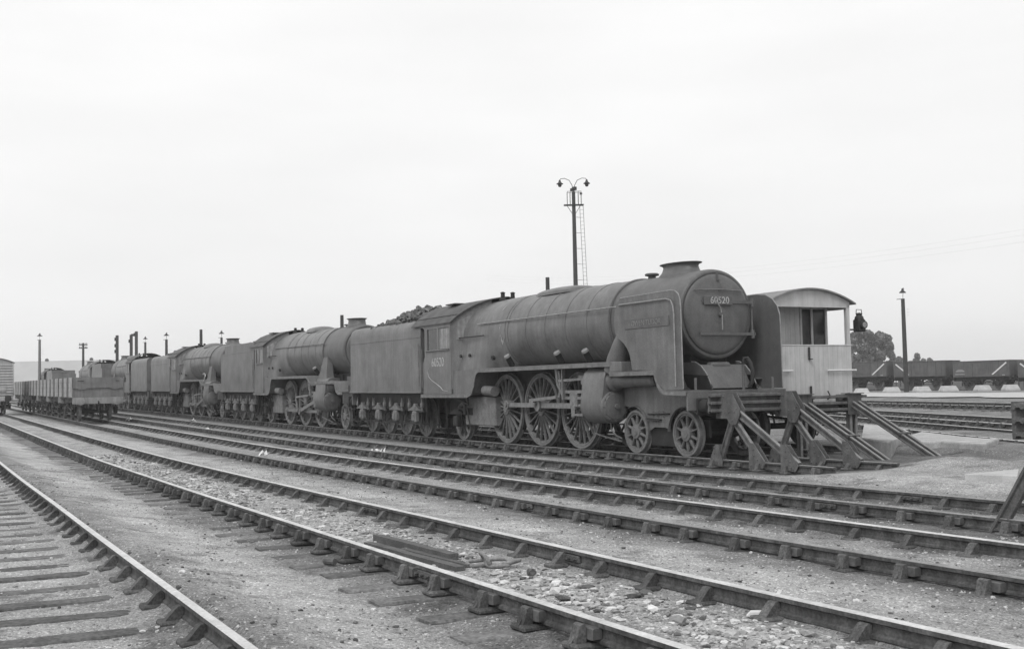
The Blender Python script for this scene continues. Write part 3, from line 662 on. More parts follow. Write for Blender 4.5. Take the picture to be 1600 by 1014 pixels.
    cs = [(-.70, 1.92), (-.98, 1.96), (-1.12, 1.93), (-1.24, 1.82), (-1.29, 1.66), (-1.305, 1.45), (-1.345, 1.25), (-1.355, 1.05), (-1.31, .86), (-1.20, .72), (-1.02, .655), (-.84, .68), (-.70, .76)]
    for sy in (-1, 1):
        cc = [(-sy*y, z) for y, z in cs]
        cy.loft([[(x, y*(1 if k in (1, 2) else .985), 1.3+(z-1.3)*(1 if k in (1, 2) else .97)) for y, z in cc] for k, x in enumerate((x0, x0+.05, x1-.03, x1))])
        cy.lathe([(.345, 0), (.352, .02), (.352, .06), (.335, .075), (.30, .085), (.29, .105), (.15, .13), (.06, .135), (.055, .19), (.01, .195)], (x1-.01, sy*1.02, 1.05), (1, 0, 0), 32)
        cy.lathe([(.235, 0), (.235, .10), (.215, .12), (.20, .13), (.16, .16), (.12, 1.65 if not V2 else .25), (.07, 1.7 if not V2 else .3)], (x1-.01, sy*1.0, 1.62), (1, 0, 0), 28)
        for q_ in range(12): cy.cyl((x1+.06, sy*1.02+.315*math.cos(q_*PI/6), 1.05+.315*math.sin(q_*PI/6)), (x1+.085, sy*1.02+.315*math.cos(q_*PI/6), 1.05+.315*math.sin(q_*PI/6)), .022, seg=6)
        cy.lathe([(.30, 0), (.30, .05), (.12, .09), (.10, .22)], (x0+.01, sy*1.02, 1.05), (-1, 0, 0), 24); cy.lathe([(.19, 0), (.18, .08), (.07, .12), (.06, .3)], (x0+.01, sy*1.0, 1.62), (-1, 0, 0), 20)
        cy.tube([(x0+.1, sy*1.05, .66), (x0+.15, sy*1.05, .42), (x0+.55, sy*1.05, .36), (x0+1.25, sy*1.0, .26)], .02, 6); cy.tube([(x1-.1, sy*1.05, .68), (x1-.08, sy*1.05, .52), (x1+.06, sy*1.0, .38), (x1+.3, sy*1.0, .33)], .018, 6)
    cy.halves('cylinder', K['paint'], R)
    # steam pipes
    sp_ = MB()
    for sy in (-1, 1):
        if V2: sp_.loft([[(x0+.35+a*w_, sy*(yy+b*t_), z) for a, b in ((-1, -1), (1, -1), (1, 1), (-1, 1))] for w_, yy, t_, z in ((.68, 1.0, .16, 1.80), (.46, .96, .14, 2.05), (.24, .88, .10, 2.75))])
        else: sp_.tube([(3.97, sy*1.02, 1.85), (4.12, sy*1.04, 2.15), (4.24, sy*.98, 2.5), (4.30, sy*.86, 2.75)], [.26, .23, .19, .17], 18)
    sp_.halves('steam_pipe', K['smoke'], R)
    # rods, slide bars, valve gear
    ca, sa = .33*math.cos(cr), .33*math.sin(cr); xc = x0-.75
    ro = MB()
    for sy in (-1, 1):
        yy = sy*.92
        ro.bar((d[0]+ca, yy, .94+sa), (d[2]+ca, yy, .94+sa), .055, .115)
        for x in d: ro.cyl((x+ca, sy*.86, .94+sa), (x+ca, sy*.97, .94+sa), .125, seg=20); ro.cyl((x+ca, sy*.97, .94+sa), (x+ca, sy*1.0, .94+sa), .06, seg=12)
    ro.halves('coupling_rod', K['steel'], R)
    ro = MB()
    for sy in (-1, 1):
        yy = sy*1.03
        ro.bar((d[1]+ca, yy, .94+sa), (xc, yy, 1.05), .06, .13); ro.cyl((d[1]+ca, sy*.98, .94+sa), (d[1]+ca, sy*1.09, .94+sa), .15, seg=20); ro.box((xc, sy*1.03, 1.05), (.18, .12, .20), .03)
    ro.halves('connecting_rod', K['steel'], R)
    ro = MB()
    for sy in (-1, 1):
        yy = sy*1.03
        ro.bar((x0-1.15, yy, 1.39), (x0, yy, 1.39), .11, .075); ro.bar((x0-1.15, yy, 1.24), (x0, yy, 1.24), .11, .07)
        ro.box((xc, yy, 1.20), (.34, .16, .38), .03); ro.cyl((xc, yy, 1.05), (x0, yy, 1.05), .045, seg=10); ro.box((xc, sy*1.10, .92), (.16, .04, .30), .02)
    ro.halves('slide_bar', K['steel'], R)
    vg = MB(); xm = x0-1.55
    for sy in (-1, 1):
        yy = sy*1.10
        vg.bar((xm+.35, yy, 2.0), (xm+.35, yy, 1.2), .05, .09); vg.bar((xm, yy, 2.0), (xm+.1, yy, 1.55), .05, .10); vg.bar((xm+.1, yy, 1.55), (xm+.35, yy, 1.28), .05, .07)
        pts = [(xm+.05+.10*math.cos(a), yy-.03*sy, 1.58+.34*math.sin(a)) for a in [(-1.2+2.4*i/8) for i in range(9)]]; vg.tube(pts, .045, 6)
        vg.bar((xm+.1, yy, 1.66), (x0+.05, yy, 1.70), .05, .06); vg.bar((d[1]+ca, sy*1.14, .94+sa), (d[1]+ca-.28, sy*1.14, 1.18), .05, .09); vg.bar((d[1]+ca-.28, sy*1.14, 1.18), (xm+.02, sy*1.12, 1.26), .045, .075)
        vg.bar((xc+.05, sy*1.12, .84), (x0-.25, sy*1.12, .84), .03, .05); vg.bar((x0-.25, sy*1.12, .80), (x0-.18, sy*1.12, 1.70), .035, .06)
        vg.box((x0-.18, yy, 1.62), (.16, .14, .14), .02); vg.bar((x0-.5, sy*1.06, 1.75), (x0+.05, sy*1.06, 1.75), .06, .05)
    vg.halves('valve_gear', K['steel'], R)
    # brakes, sanding pipes, splash plates
    br = MB()
    for x in d:
        for sy in (-1, 1):
            br.prism(arcpts(x, .94, .97, -.55, -.12, 6)+arcpts(x, .94, 1.05, -.12, -.55, 6), 'y', sy*.67, sy*.79); br.bar((x+1.0, sy*.73, 1.6), (x+.92, sy*.73, .45), .03, .07)
    for sy in (-1, 1): br.bar((d[0]-.3, sy*.55, .33), (d[2]+1.0, sy*.55, .33), .03, .05)
    br.halves('brake_gear', K['frame'], R)
    sb = MB()
    for x in P['sand']:
        for sy in (-1, 1): sb.cyl((x-.04, sy*1.0, 2.10), (x+.02, sy*1.17, 2.33), .085, .075, 14)
    so2 = sb.build('sandbox', K['frame'], R); sb = MB()
    for x in P['sand']:
        for sy in (-1, 1): sb.cyl((x+.02, sy*1.172, 2.332), (x+.027, sy*1.20, 2.37), .095, .08, 14)
    sb.build('filler_lid', K['lid'], so2)
    # handrails along the barrel
    for sy in (-1, 1):
        hr = MB(); xe_ = P['rail_end']
        if not V2: pts = [(she-.2, sy*1.04, zc+.32), (4.3, sy*1.06, zc+.30), (4.55, sy*1.24, zc+.30), (4.7, sy*1.33, zc+.30), (6.50, sy*1.33, zc+.30), (6.66, sy*1.33, zc+.26), (6.74, sy*1.33, zc+.14), (6.77, sy*1.33, zc-.05), (6.78, sy*1.33, 1.48)]
        else: pts = [(she-.3, sy*1.0, zc+.32), (xe_, sy*1.0, zc+.30)]
        hr.tube(pts, .017, 8)
        for k in range(6): x = she+.2+(min(xe_, 4.2)-she-.3)*k/5; hr.cyl((x, sy*.95, zc+.31), (x, sy*1.03, zc+.31), .016, seg=8)
        if not V2:
            for x in (4.9, 6.45): hr.cyl((x, sy*1.28, zc+.30), (x, sy*1.34, zc+.30), .016, seg=8)
            hr.cyl((6.77, sy*1.28, 2.30), (6.77, sy*1.34, 2.30), .016, seg=8)
        hr.build('handrail', K['bright'] if not V2 else K['dust'], R)
    # smoke deflectors
    if not V2:
        for sy in (-1, 1):
            poly = [(5.10, 1.85), (5.08, 1.98), (5.02, 2.18), (4.93, 2.32), (4.80, 2.44), (4.60, 2.55), (4.46, 2.66), (4.42, 2.85), (4.43, 3.12), (4.53, 3.32), (4.68, 3.45)]+([(6.58, 3.47), (6.76, 3.45), (6.88, 3.38), (6.94, 3.26), (6.96, 3.1)] if sy < 0 else [(6.2, 3.46), (6.5, 3.43), (6.72, 3.33), (6.87, 3.18), (6.95, 2.98), (6.96, 2.8)])+[(6.98, 1.41), (xl+.36, 1.41), (xl+.2, 1.5), (xl+.1, 1.66), (xl, 1.83)]
            dm = MB(); dm.prism(poly, 'y', sy*1.28, sy*1.296)
            ed = [(4.60, 3.38), (4.68, 3.45)]+([(6.58, 3.47), (6.76, 3.45), (6.88, 3.38), (6.94, 3.26), (6.96, 3.1)] if sy < 0 else [(6.2, 3.46), (6.5, 3.43), (6.72, 3.33), (6.87, 3.18), (6.95, 2.98), (6.96, 2.8)])+[(6.98, 1.43)]
            de = dm.build('smoke_deflector', K['paint'] if sy < 0 else K['smoke'], R, 20)  # far deflector takes the darker black, putting its inner-face shade into the colour
            eb = MB(); eb.tube([(x, sy*1.290, z) for x, z in ed], .013, 6); eb.build('beading', K['bright'], de)
            if sy < 0:
                nm = MB(); nm.box((5.70, -1.303, 2.85), (1.70, .016, .21), .004); no = nm.build('nameplate', K['smoke'], de)
                link('lettering', text_mesh('OWEN TUDOR', .165, .004, 'lettering', K['plate']), no, (5.70, -1.313, 2.85), (PI/2, 0, 0))
    # front end
    fe = MB(); fe.box((front-.03, 0, 1.18), (.05, 2.5, .40), .008); fo_ = fe.build('buffer_beam', K['paint'], R)
    for sy in (-1, 1): link('buffer', BUF, R, (front, sy*.87, 1.06))
    link('coupling', COUP, R, (front, 0, 1.05))
    fp = MB()
    q0 = xs1+.15 if not V2 else xs1+.1
    for sy in (-1, 1): fp.prism([(q0-.75, 1.41), (front-.06, 1.41), (front-.12, 1.55), (front-.24, 1.74), (front-.42, 1.90), (front-.62, 1.985), (q0-.75, 1.99)], 'y', sy*.57, sy*.595)
    fp.prism([(q0-.6, 1.95), (front-.50, 1.92), (front-.20, 1.43), (q0-.6, 1.43)], 'y', -.56, .56)
    fp.tube([(front-.05, .22, 1.3), (front-.05, .22, 1.98)], .03, 10)
    for y in (-1.0, 1.0): fp.box((front-.06, y, 1.52), (.012, .06, .26))
    fp.build('front_cover', K['smoke'], R); fp = MB(); fp.tube([(front-.05, .22, 1.93), (front-.02, .23, 2.04), (front+.04, .26, 2.05), (front+.09, .30, 1.95), (front+.12, .33, 1.75), (front+.10, .33, 1.55), (front+.02, .30, 1.44)], .042, 10); fp.build('vacuum_hose', K['lamp'], R)
    fe = MB()
    for sy in (-1, 1): fe.tube([(x, sy*.583, z) for x, z in ((front-.06, 1.43), (front-.12, 1.55), (front-.24, 1.74), (front-.42, 1.90), (front-.62, 1.985), (front-.75, 1.995))], .014, 6)
    fe.halves('cover_edge', K['bright'], R)
    if not V2:                                    # limescale streaks left by leaking washout plugs
        st = MB(); rr = random.Random(5)
        def q(x, a, e=.016): r_ = rc*1.056+e; return (x, -r_*math.cos(a), zc+r_*math.sin(a))
        for x, a0, a1, wd in ((-2.05, .62, .82, .05), (-1.80, .08, .24, .03), (-1.72, -.32, -.10, .09), (-1.62, -.30, -.14, .04), (-1.78, -.12, -.02, .03)):
            n = 7; L_, R_ = [], []
            for i in range(n+1):
                a = a0+(a1-a0)*i/n; ww = wd*math.sin(PI*(i+.5)/(n+1))*rr.uniform(.5, 1.0); xx = x+(a-a0)*(.5 if a0 > .5 else .1)+rr.uniform(-.012, .012); L_.append(q(xx-ww/2, a)); R_.append(q(xx+ww/2, a))
            st.add(L_+R_, [(i, i+1, n+2+i, n+1+i) for i in range(n)])
        st.build('scale_streak', K['number'], R)
        st = MB(); st.tube([(cabr+.72, -1.319, 2.18), (cabr+.62, -1.319, 2.05), (cabr+.68, -1.319, 1.90), (cabr+.9, -1.319, 1.78), (cabr+1.3, -1.319, 1.66), (cabr+1.6, -1.319, 1.56), (cabr+1.75, -1.319, 1.47), (cabr+2.1, -1.319, 1.44)], [.006, .007, .008, .007, .009, .014, .008, .005], 6); st.build('chalk_line', K['number'], co_)
    return R
A2 = dict(v2=False, drv=(-1.98, 0, 1.98), bogie=(4.43, 6.34), trail=-4.83, cab=(-6.86, -4.50), sheet=-3.02, fire_end=-1.5, smoke=(3.7, 6.44), rb=.99, zc=3.0, chim=5.19, chim_h=.245, chim_l=1.75, dome=.15, dome_l=2.7, dome_h=.16, dome_p=2.2,
          steps=(4.19, 5.95, 0), front=7.06, cyl=(2.92, 3.88), crank=math.radians(20), sand=(-1.15, 1.55, 2.9), rail_end=4.2)
V2 = dict(v2=True, drv=(-2.25, 0, 2.15), bogie=(5.05,), trail=-5.3, cab=(-6.5, -4.65), sheet=-3.62, fire_end=-1.9, smoke=(2.9, 5.35), rb=.97, zc=2.98, chim=4.2, chim_h=.30, chim_l=1.65, dome=-.25, dome_l=1.9, dome_h=.20, dome_p=4,
          steps=(1.75, 5.2, 0), front=6.15, cyl=(2.95, 4.15), crank=math.radians(-80), sand=(2.5,), rail_end=3.2)

def make_tender(label, loc, rot, style, group='tenders coupled to the locomotives', back_detail=True):
    T = thing('tender', label, 'tender', loc, rot, group); h = 3.27
    b = MB()
    if style == 'round': prof = [(1.30, 1.42), (1.30, 3.30), (1.285, 3.44), (1.22, 3.56), (1.10, 3.64), (.95, 3.67), (.95, 3.2)]
    else: prof = [(1.30, 1.42), (1.30, 3.28), (1.275, 3.30), (1.275, 3.70), (1.25, 3.70), (1.25, 3.2)]
    full = [(y, z) for y, z in prof]+[(-y, z) for y, z in prof[::-1]]
    if style == 'round': b.loft([[(x, y, z) for y, z in full] for x in (-h, h)])
    else:
        p1 = [(1.30, 1.42), (1.30, 3.28), (1.0, 3.29)]; f1 = p1+[(-y, z) for y, z in p1[::-1]]
        b.loft([[(x, y, z) for y, z in f1] for x in (-h, h)])
        p2 = [(1.28, 3.2), (1.28, 3.68), (1.25, 3.70), (1.24, 3.2)]; 
        for sy in (-1, 1): b.loft([[(x, sy*y, z) for y, z in p2] for x in (-h+.75, h)])
        b.box((-h+.75, 0, 3.45), (.03, 2.5, .5))
    for sy in (-1, 1): b.box((0, sy*1.303, 3.12 if style == 'round' else 3.27), (2*h, .012, .05), .003); b.box((0, sy*1.29, 1.40), (2*h+.1, .10, .05), .008)
    b.build('tank', K['paint'], T, 30)
    u = MB()
    for sy in (-1, 1):
        y0, y1 = sy*1.02, sy*1.06
        ax = (-2.45, -.85, .75, 2.42)
        top = [(-h+.1, 1.38), (-h+.1, .45), (-h+.3, .45), (-h+.34, .85)]
        for x in ax: top += [(x-.62, .85), (x-.36, .68), (x-.34, .42), (x-.24, .42), (x-.22, .95), (x+.22, .95), (x+.24, .42), (x+.34, .42), (x+.36, .68), (x+.62, .85)]
        top += [(h-.34, .85), (h-.30, .45), (h-.02, .45), (h-.02, 1.38)]
        u.prism(top, 'y', y0, y1)
        u.bar((-h+.2, sy*1.07, .42), (h-.2, sy*1.07, .42), .04, .05)
        for x in (-h+.15, h-.15): u.bar((x-.22, sy*1.2, .42), (x+.22, sy*1.2, .42), .25, .025); u.bar((x-.22, sy*1.2, .80), (x+.22, sy*1.2, .80), .22, .025); u.bar((x-.2, sy*1.12, 1.38), (x-.2, sy*1.12, .42), .02, .06); u.bar((x+.2, sy*1.12, 1.38), (x+.2, sy*1.12, .42), .02, .06)
        u.box((.2, sy*.55, .95), (4.5, .05, .6))
    u.box((0, 0, 1.1), (2*h-.4, 1.0, .5)); u.build('tender_frame', K['frame'], T)
    for x in (-2.45, -.85, .75, 2.42):
        for sy in (-1, 1):
            a = MB(); a.box((x, sy*1.14, .635), (.30, .18, .36), .04); a.box((x, sy*1.24, .62), (.20, .04, .22), .02)
            a.build('axle_box', K['dust'], T); a = MB()
            for k in range(6): a.box((x, sy*1.14, .84+k*.026), (1.05-.15*k, .10, .022))
            a.box((x, sy*1.14, .93), (.12, .13, .24), .02)
            for q in (-.52, .52): a.bar((x+q, sy*1.14, .80), (x+q*1.02, sy*1.14, 1.22), .05, .05); a.box((x+q, sy*1.14, 1.0), (.09, .10, .16), .02)
            a.build('leaf_spring', K['dust'], T)
            if 'tnd' not in WH: WH['tnd'] = wheel_mesh(.635, 10, 'tender_wheel', .15, rim=.06, disc=True)
            put_wheel(WH['tnd'], 'tender_wheel', T, x, sy*.735, .635)
        link('axle', AXM, T, (x, 0, .635))
    e_ = MB(); e_.box((-h-.02, 0, 1.15), (.06, 2.5, .40), .008); e_.build('buffer_beam', K['paint'], T)
    for sy in (-1, 1): link('buffer', BUF, T, (-h-.04, sy*.87, 1.06), (0, 0, PI))
    t = MB()
    if style == 'round':
        for i in range(2): t.cyl((-1.9+.9*i, .0, 3.6), (-1.9+.9*i, 0, 3.78), .22, seg=18)
        t.box((-h+1.7, 0, 3.60), (3.2, 1.8, .06))
    else: t.box((-h+.4, 0, 3.36), (.5, .6, .2), .05)
    t.build('water_filler', K['top'], T)
    hr = MB()
    for sy in (-1, 1): hr.tube([(h-.08, sy*1.34, 1.6), (h-.08, sy*1.34, 2.9)], .016, 6)
    hr.halves('handrail', K['dust'], T)
    return T
def coal_heap(label, loc, rot, x0, x1, zb, hgt, seed, n=260):
    rr = random.Random(seed); m = MB()
    def hz(x, y): u = (x-x0)/(x1-x0); return zb+hgt*(max(0, math.sin(PI*min(1, max(0, u))**1.5))**.8)*(1-(y/1.15)**2)
    gxs = [x0+(x1-x0)*i/16 for i in range(17)]; gys = [-1.1+2.2*j/10 for j in range(11)]
    m.v = [(x, y, hz(x, y)-.06) for x in gxs for y in gys]; m.f = [(i*11+j, (i+1)*11+j, (i+1)*11+j+1, i*11+j+1) for i in range(16) for j in range(10)]; m.mi = [0]*len(m.f)
    for k in range(n):
        x, y = rr.uniform(x0, x1), rr.uniform(-1.08, 1.08); r = rr.uniform(.05, .17); a = Matrix.Rotation(rr.uniform(0, 6), 3, Vector((rr.random(), rr.random(), rr.random())).normalized())
        m.box((x, y, hz(x, y)+rr.uniform(-.03, .04)), (r*rr.uniform(1, 2), r*rr.uniform(.8, 1.5), r*rr.uniform(.6, 1.1)), r*.22, a)
    o = m.build('coal_heap', K['coal'], None, 25); o.location = loc; o.rotation_euler = rot
    return tag(o, label, 'coal', 'coal loads on the tenders')
T5Y = 15.15
def pose(x, y=T5Y, fwd=True, half=4):
    za, zb = zt(x-half, y), zt(x+half, y); p = math.atan2(zb-za, 2*half)
    return (x, y, (za+zb)/2), (0, -p if fwd else p, 0 if fwd else PI)
l, r_ = pose(-26.44); make_loco('large steam locomotive numbered 60520 with smoke deflectors, front against the buffer stop', A2, l, r_, number='60520')
l, r_ = pose(-36.53); make_tender('round topped tender heaped with coal behind the locomotive numbered 60520', l, r_, 'round')
coal_heap('heap of lump coal on the tender of locomotive 60520', l, r_, -2.3, 3.2, 3.58, .56, 3, 420)
l, r_ = pose(-46.95); make_loco('grimy steam locomotive without deflectors, second in the line from the buffer stop', V2, l, r_)
l, r_ = pose(-56.55); make_tender('flat sided tender with stepped top rail, behind the second locomotive of the line', l, r_, 'step')
coal_heap('low coal load on the flat sided tender of the second locomotive', l, r_, -2.0, 3.1, 3.50, .38, 4, 160)
l, r_ = pose(-66.85); make_loco('grimy steam locomotive with a white tool on its running plate, third in the line', V2, l, r_)
l, r_ = pose(-76.55); make_tender('round shouldered tender standing end to end with another, behind the third locomotive', l, r_, 'round')
coal_heap('coal load on the tender of the third locomotive', l, r_, -1.6, 3.1, 3.58, .35, 5, 120)
l, r_ = pose(-84.8, fwd=False); make_tender('round shouldered tender of the first locomotive that faces away', l, r_, 'round')
l, r_ = pose(-94.9, fwd=False); make_loco('distant steam locomotive facing away, its cab arch seen above the tender', V2, l, r_)
l, r_ = pose(-106.3, fwd=False); make_tender('distant tender half hidden behind the open wagon end', l, r_, 'step')
l, r_ = pose(-116.4, fwd=False); make_loco('distant steam locomotive facing away behind the end of the first open wagon', V2, l, r_)
l, r_ = pose(-147.0, fwd=False); make_tender('farthest tender, seen over the tops of the open wagons', l, r_, 'step')
l, r_ = pose(-159.6, fwd=False); make_loco('farthest steam locomotive at left, its round front over the row of wagons', V2, l, r_)
tl = MB(); tl.box((0, 0, 0), (.5, .05, .05), .01, Matrix.Rotation(-.6, 3, 'Y')); tl.box((.2, 0, .17), (.06, .06, .14), .01)
o = tl.build('fire_iron', K['white']); o.location = (-64.35, 14.0, zt(-64, 14)+2.10); tag(o, 'short white tool lying on the running plate of the third locomotive', 'tool')

# ------------------------------------------------------------------ wagons and vans
if 'wag' not in WH: WH['wag'] = wheel_mesh(.47, 8, 'wagon_wheel', .14, rim=.07, disc=True)
def underframe(T, half, base, axle_col='frame', zf=1.2, beam='frame', wid=1.2, bufm=None):
    u = MB()
    for sy in (-1, 1):
        u.box((0, sy*.98, zf-.16), (2*half-.1, .07, .28), .01)
        u.bar((-base-.3, sy*1.04, .42), (base+.3, sy*1.04, .42), .03, .04)
        u.bar((-.9, sy*1.05, zf-.3), (.1, sy*1.05, .48), .03, .05); u.bar((.9, sy*1.05, zf-.3), (-.1, sy*1.05, .48), .03, .05); u.bar((-.2, sy*1.12, .70), (1.7, sy*1.12, .58), .025, .06)
        for x in (-base, base):
            u.prism([(x-.55, zf-.3), (x-.16, .34), (x+.16, .34), (x+.55, zf-.3), (x+.30, zf-.3), (x+.13, .62), (x-.13, .62), (x-.30, zf-.3)], 'y', sy*.97, sy*1.0)
            u.box((x, sy*1.05, .47), (.24, .16, .26), .03)
            for k in range(4): u.box((x, sy*1.05, .64+.025*k), (.95-.18*k, .08, .022))
            u.prism([(x-.62, .35), (x-.56, .35), (x-.56, .62), (x-.62, .62)], 'y', sy*.70, sy*.79)
    u.box((0, 0, zf-.2), (2*half-.4, .3, .2)); u.build('underframe', K['frame'], T)
    for sx_ in (-1, 1):
        hb = MB(); hb.box((sx_*(half-.05), 0, zf-.17), (.12, 2*wid, .33), .012); hb.build('headstock', K[beam], T)
        for sy in (-1, 1): link('buffer', bufm or BUFS, T, (sx_*half, sy*.865, 1.03), (0, 0, 0 if sx_ > 0 else PI))
    link('coupling', COUP, T, (half, 0, 1.02))
    for x in (-base, base):
        for sy in (-1, 1): put_wheel(WH['wag'], 'wheel', T, x, sy*.735, .47)
        link('axle', AXM, T, (x, 0, .47))

# brake van
l, r_ = pose(-24.7, 18.65, half=3.5); B = thing('brake_van', 'light grey brake van with open veranda, beside the locomotive front', 'brake van', l, r_)
H = 3.68; hw = 1.22; zb, zw, zl = 1.16, 2.36, 3.27
def roofz(y, top=3.72, ed=3.38, w_=1.34): return ed+(top-ed)*(1-(y/w_)**2)
def boards(mb, x, ya, yb, z0, z1, n, thick=.03, axis='y'):
    for i in range(n):
        a = ya+(yb-ya)*i/n; b_ = ya+(yb-ya)*(i+1)/n
        if axis == 'y': mb.box((x, (a+b_)/2, (z0+z1)/2), (thick, b_-a-.003, z1-z0), .003)
        else: mb.box(((a+b_)/2, x, (z0+z1)/2), (b_-a-.003, thick, z1-z0), .003)
for sx_ in (1, -1):
    e = MB()
    boards(e, sx_*(H-.02), -hw, hw, zb, zw, 17, .04); e.box((sx_*(H-.02), 0, zw+.015), (.06, 2*hw+.02, .03), .005)
    boards(e, sx_*(H-.02), -hw, -.18, .98, zb-.001, 7, .04) if sx_ < 0 else boards(e, sx_*(H-.02), .0, hw, 1.02, zb-.001, 8, .04)
    for sy in (-1, 1): boards(e, sy*(hw-.02), sx_*(H-.75), sx_*(H-.045), zb, zw, 5, .04, 'x')
    e.build('end_wall', K['vangrey'], B)
    p = MB()
    for sy in (-1, 1): p.box((sx_*(H-.05), sy*(hw-.05), (zw+zl)/2+.05), (.10, .10, zl-zw+.06), .008); p.box((sx_*(H-.002), sy*(hw-.05), (zw+zl)/2), (.012, .06, zl-zw-.1))
    p.halves('corner_post', K['vangrey'], B)
    a = MB(); n = 16
    a.loft([[(x, -hw+2*hw*i/n, z) for x, z in ((sx_*H, zl), (sx_*H, roofz(-hw+2*hw*i/n)-.03), (sx_*(H-.05), roofz(-hw+2*hw*i/n)-.03), (sx_*(H-.05), zl))] for i in range(n+1)])
    for sy in (-1, 1): a.box((sx_*(H-.40), sy*(hw-.02), 3.31), (.66, .04, .14))
    a.build('end_arch', K['vangrey'], B)
    # cabin wall behind the veranda with a glazed door
    c = MB(); xw = sx_*(H-.75)
    boards(c, xw, -hw+.06, .30, zb, 3.40, 10, .04); c.box((xw, .74, 1.70), (.04, .84, 1.1)); c.box((xw, .74, 3.36), (.05, .88, .16))
    for y in (.34, .68, 1.13): c.box((xw, y, 2.80), (.07, .065, 1.16), .006)
    c.build('cabin_end', K['vangrey'], B)
    gl = MB(); gl.box((xw-sx_*.005, .74, 2.76), (.012, .78, 1.04)); gl.build('pane', K['darkglass'], B)
    h = MB()
    for ya, yb in ((-hw+.02, -.62), (.42, hw+.10)):
        h.tube([(sx_*(H+.05), ya, 1.78), (sx_*(H+.05), yb, 1.78)], .022, 8)
        for y in (ya+.05, yb-.12): h.cyl((sx_*(H-.02), y, 1.78), (sx_*(H+.05), y, 1.78), .016, seg=6)
    h.tube([(sx_*(H-.06), hw+.04, 1.3), (sx_*(H-.06), hw+.04, 2.5)], .016, 6); h.halves('handrail', K['white'], B)
    h = MB(); h.box((sx_*(H+.03), -.10, 2.18), (.02, .05, .30)); h.box((sx_*(H+.06), -.08, 2.05), (.06, .08, .02)); h.box((sx_*(H+.03), -.08, 1.25), (.02, .05, .34)); h.box((sx_*(H+.05), -.06, 1.12), (.05, .07, .02))
    h.tube([(sx_*(H+.02), .42, 1.10), (sx_*(H+.10), .45, 1.16), (sx_*(H+.06), .40, 1.30)], .016, 6); h.build('lamp_iron', K['lamp'], B)
cs = MB()
for sy in (-1, 1): boards(cs, sy*(hw-.02), -H+.77, H-.77, zb, 3.38, 30, .04, 'x')
cs.halves('cabin_side', K['vangrey'], B); cs = MB(); cs.box((0, 0, 1.15), (2*H-.1, 2*hw-.1, .08)); cs.build('van_floor', K['frame'], B)
rf = MB(); n = 18
rf.loft([[(-H-.10, y, z), (H+.10, y, z), (H+.10, y, z-.035), (-H-.10, y, z-.035)] for y, z in [(-1.34+2.68*i/n, roofz(-1.34+2.68*i/n)) for i in range(n+1)]])
rf.cyl((-.5, -.7, 3.6), (-.5, -.7, 3.86), .06, seg=10); rf.lathe([(.12, 0), (.12, .05), (.05, .10)], (H-.9, -1.05, roofz(-1.05)-.01), (0, 0, 1), 12)
rf.build('roof', K['vanroof'], B, 25)
st = MB()
for sy in (-1, 1): st.box((0, sy*1.25, .45), (5.6, .22, .035)); 
for sy in (-1, 1):
    for x in (-2.6, -.9, .9, 2.6): st.bar((x, sy*1.15, .45), (x, sy*1.0, 1.05), .02, .05)
st.halves('step_board', K['frame'], B)
underframe(B, H-.02, 2.44, zf=1.12, beam='frame')
lp = MB(); lp.box((0, 0, .13), (.17, .17, .24), .02); lp.lathe([(.085, .25), (.075, .30), (.05, .33), (.055, .36), (.02, .38)], (0, 0, 0), (0, 0, 1), 14); lp.cyl((.08, 0, .14), (.13, 0, .14), .07, .075, 16); lp.cyl((0, .08, .14), (0, .12, .14), .06, seg=14)
lp.tube([(0, -.07, .34), (0, -.06, .44), (0, .06, .44), (0, .07, .34)], .008, 6); lp.bar((0, -.30, .05), (0, -.08, .05), .04, .03)
lo = lp.build('side_lamp', K['lamp']); lo.scale = (1.35, 1.35, 1.25); lo.location = (l[0]+H-.12, 18.65+hw+.42, l[2]+2.68); tag(lo, 'black side lamp on a bracket at the brake van corner', 'lamp')
le = MB(); le.cyl((.131, 0, .14), (.138, 0, .14), .05, seg=16); le.build('lens', K['bright'], lo)

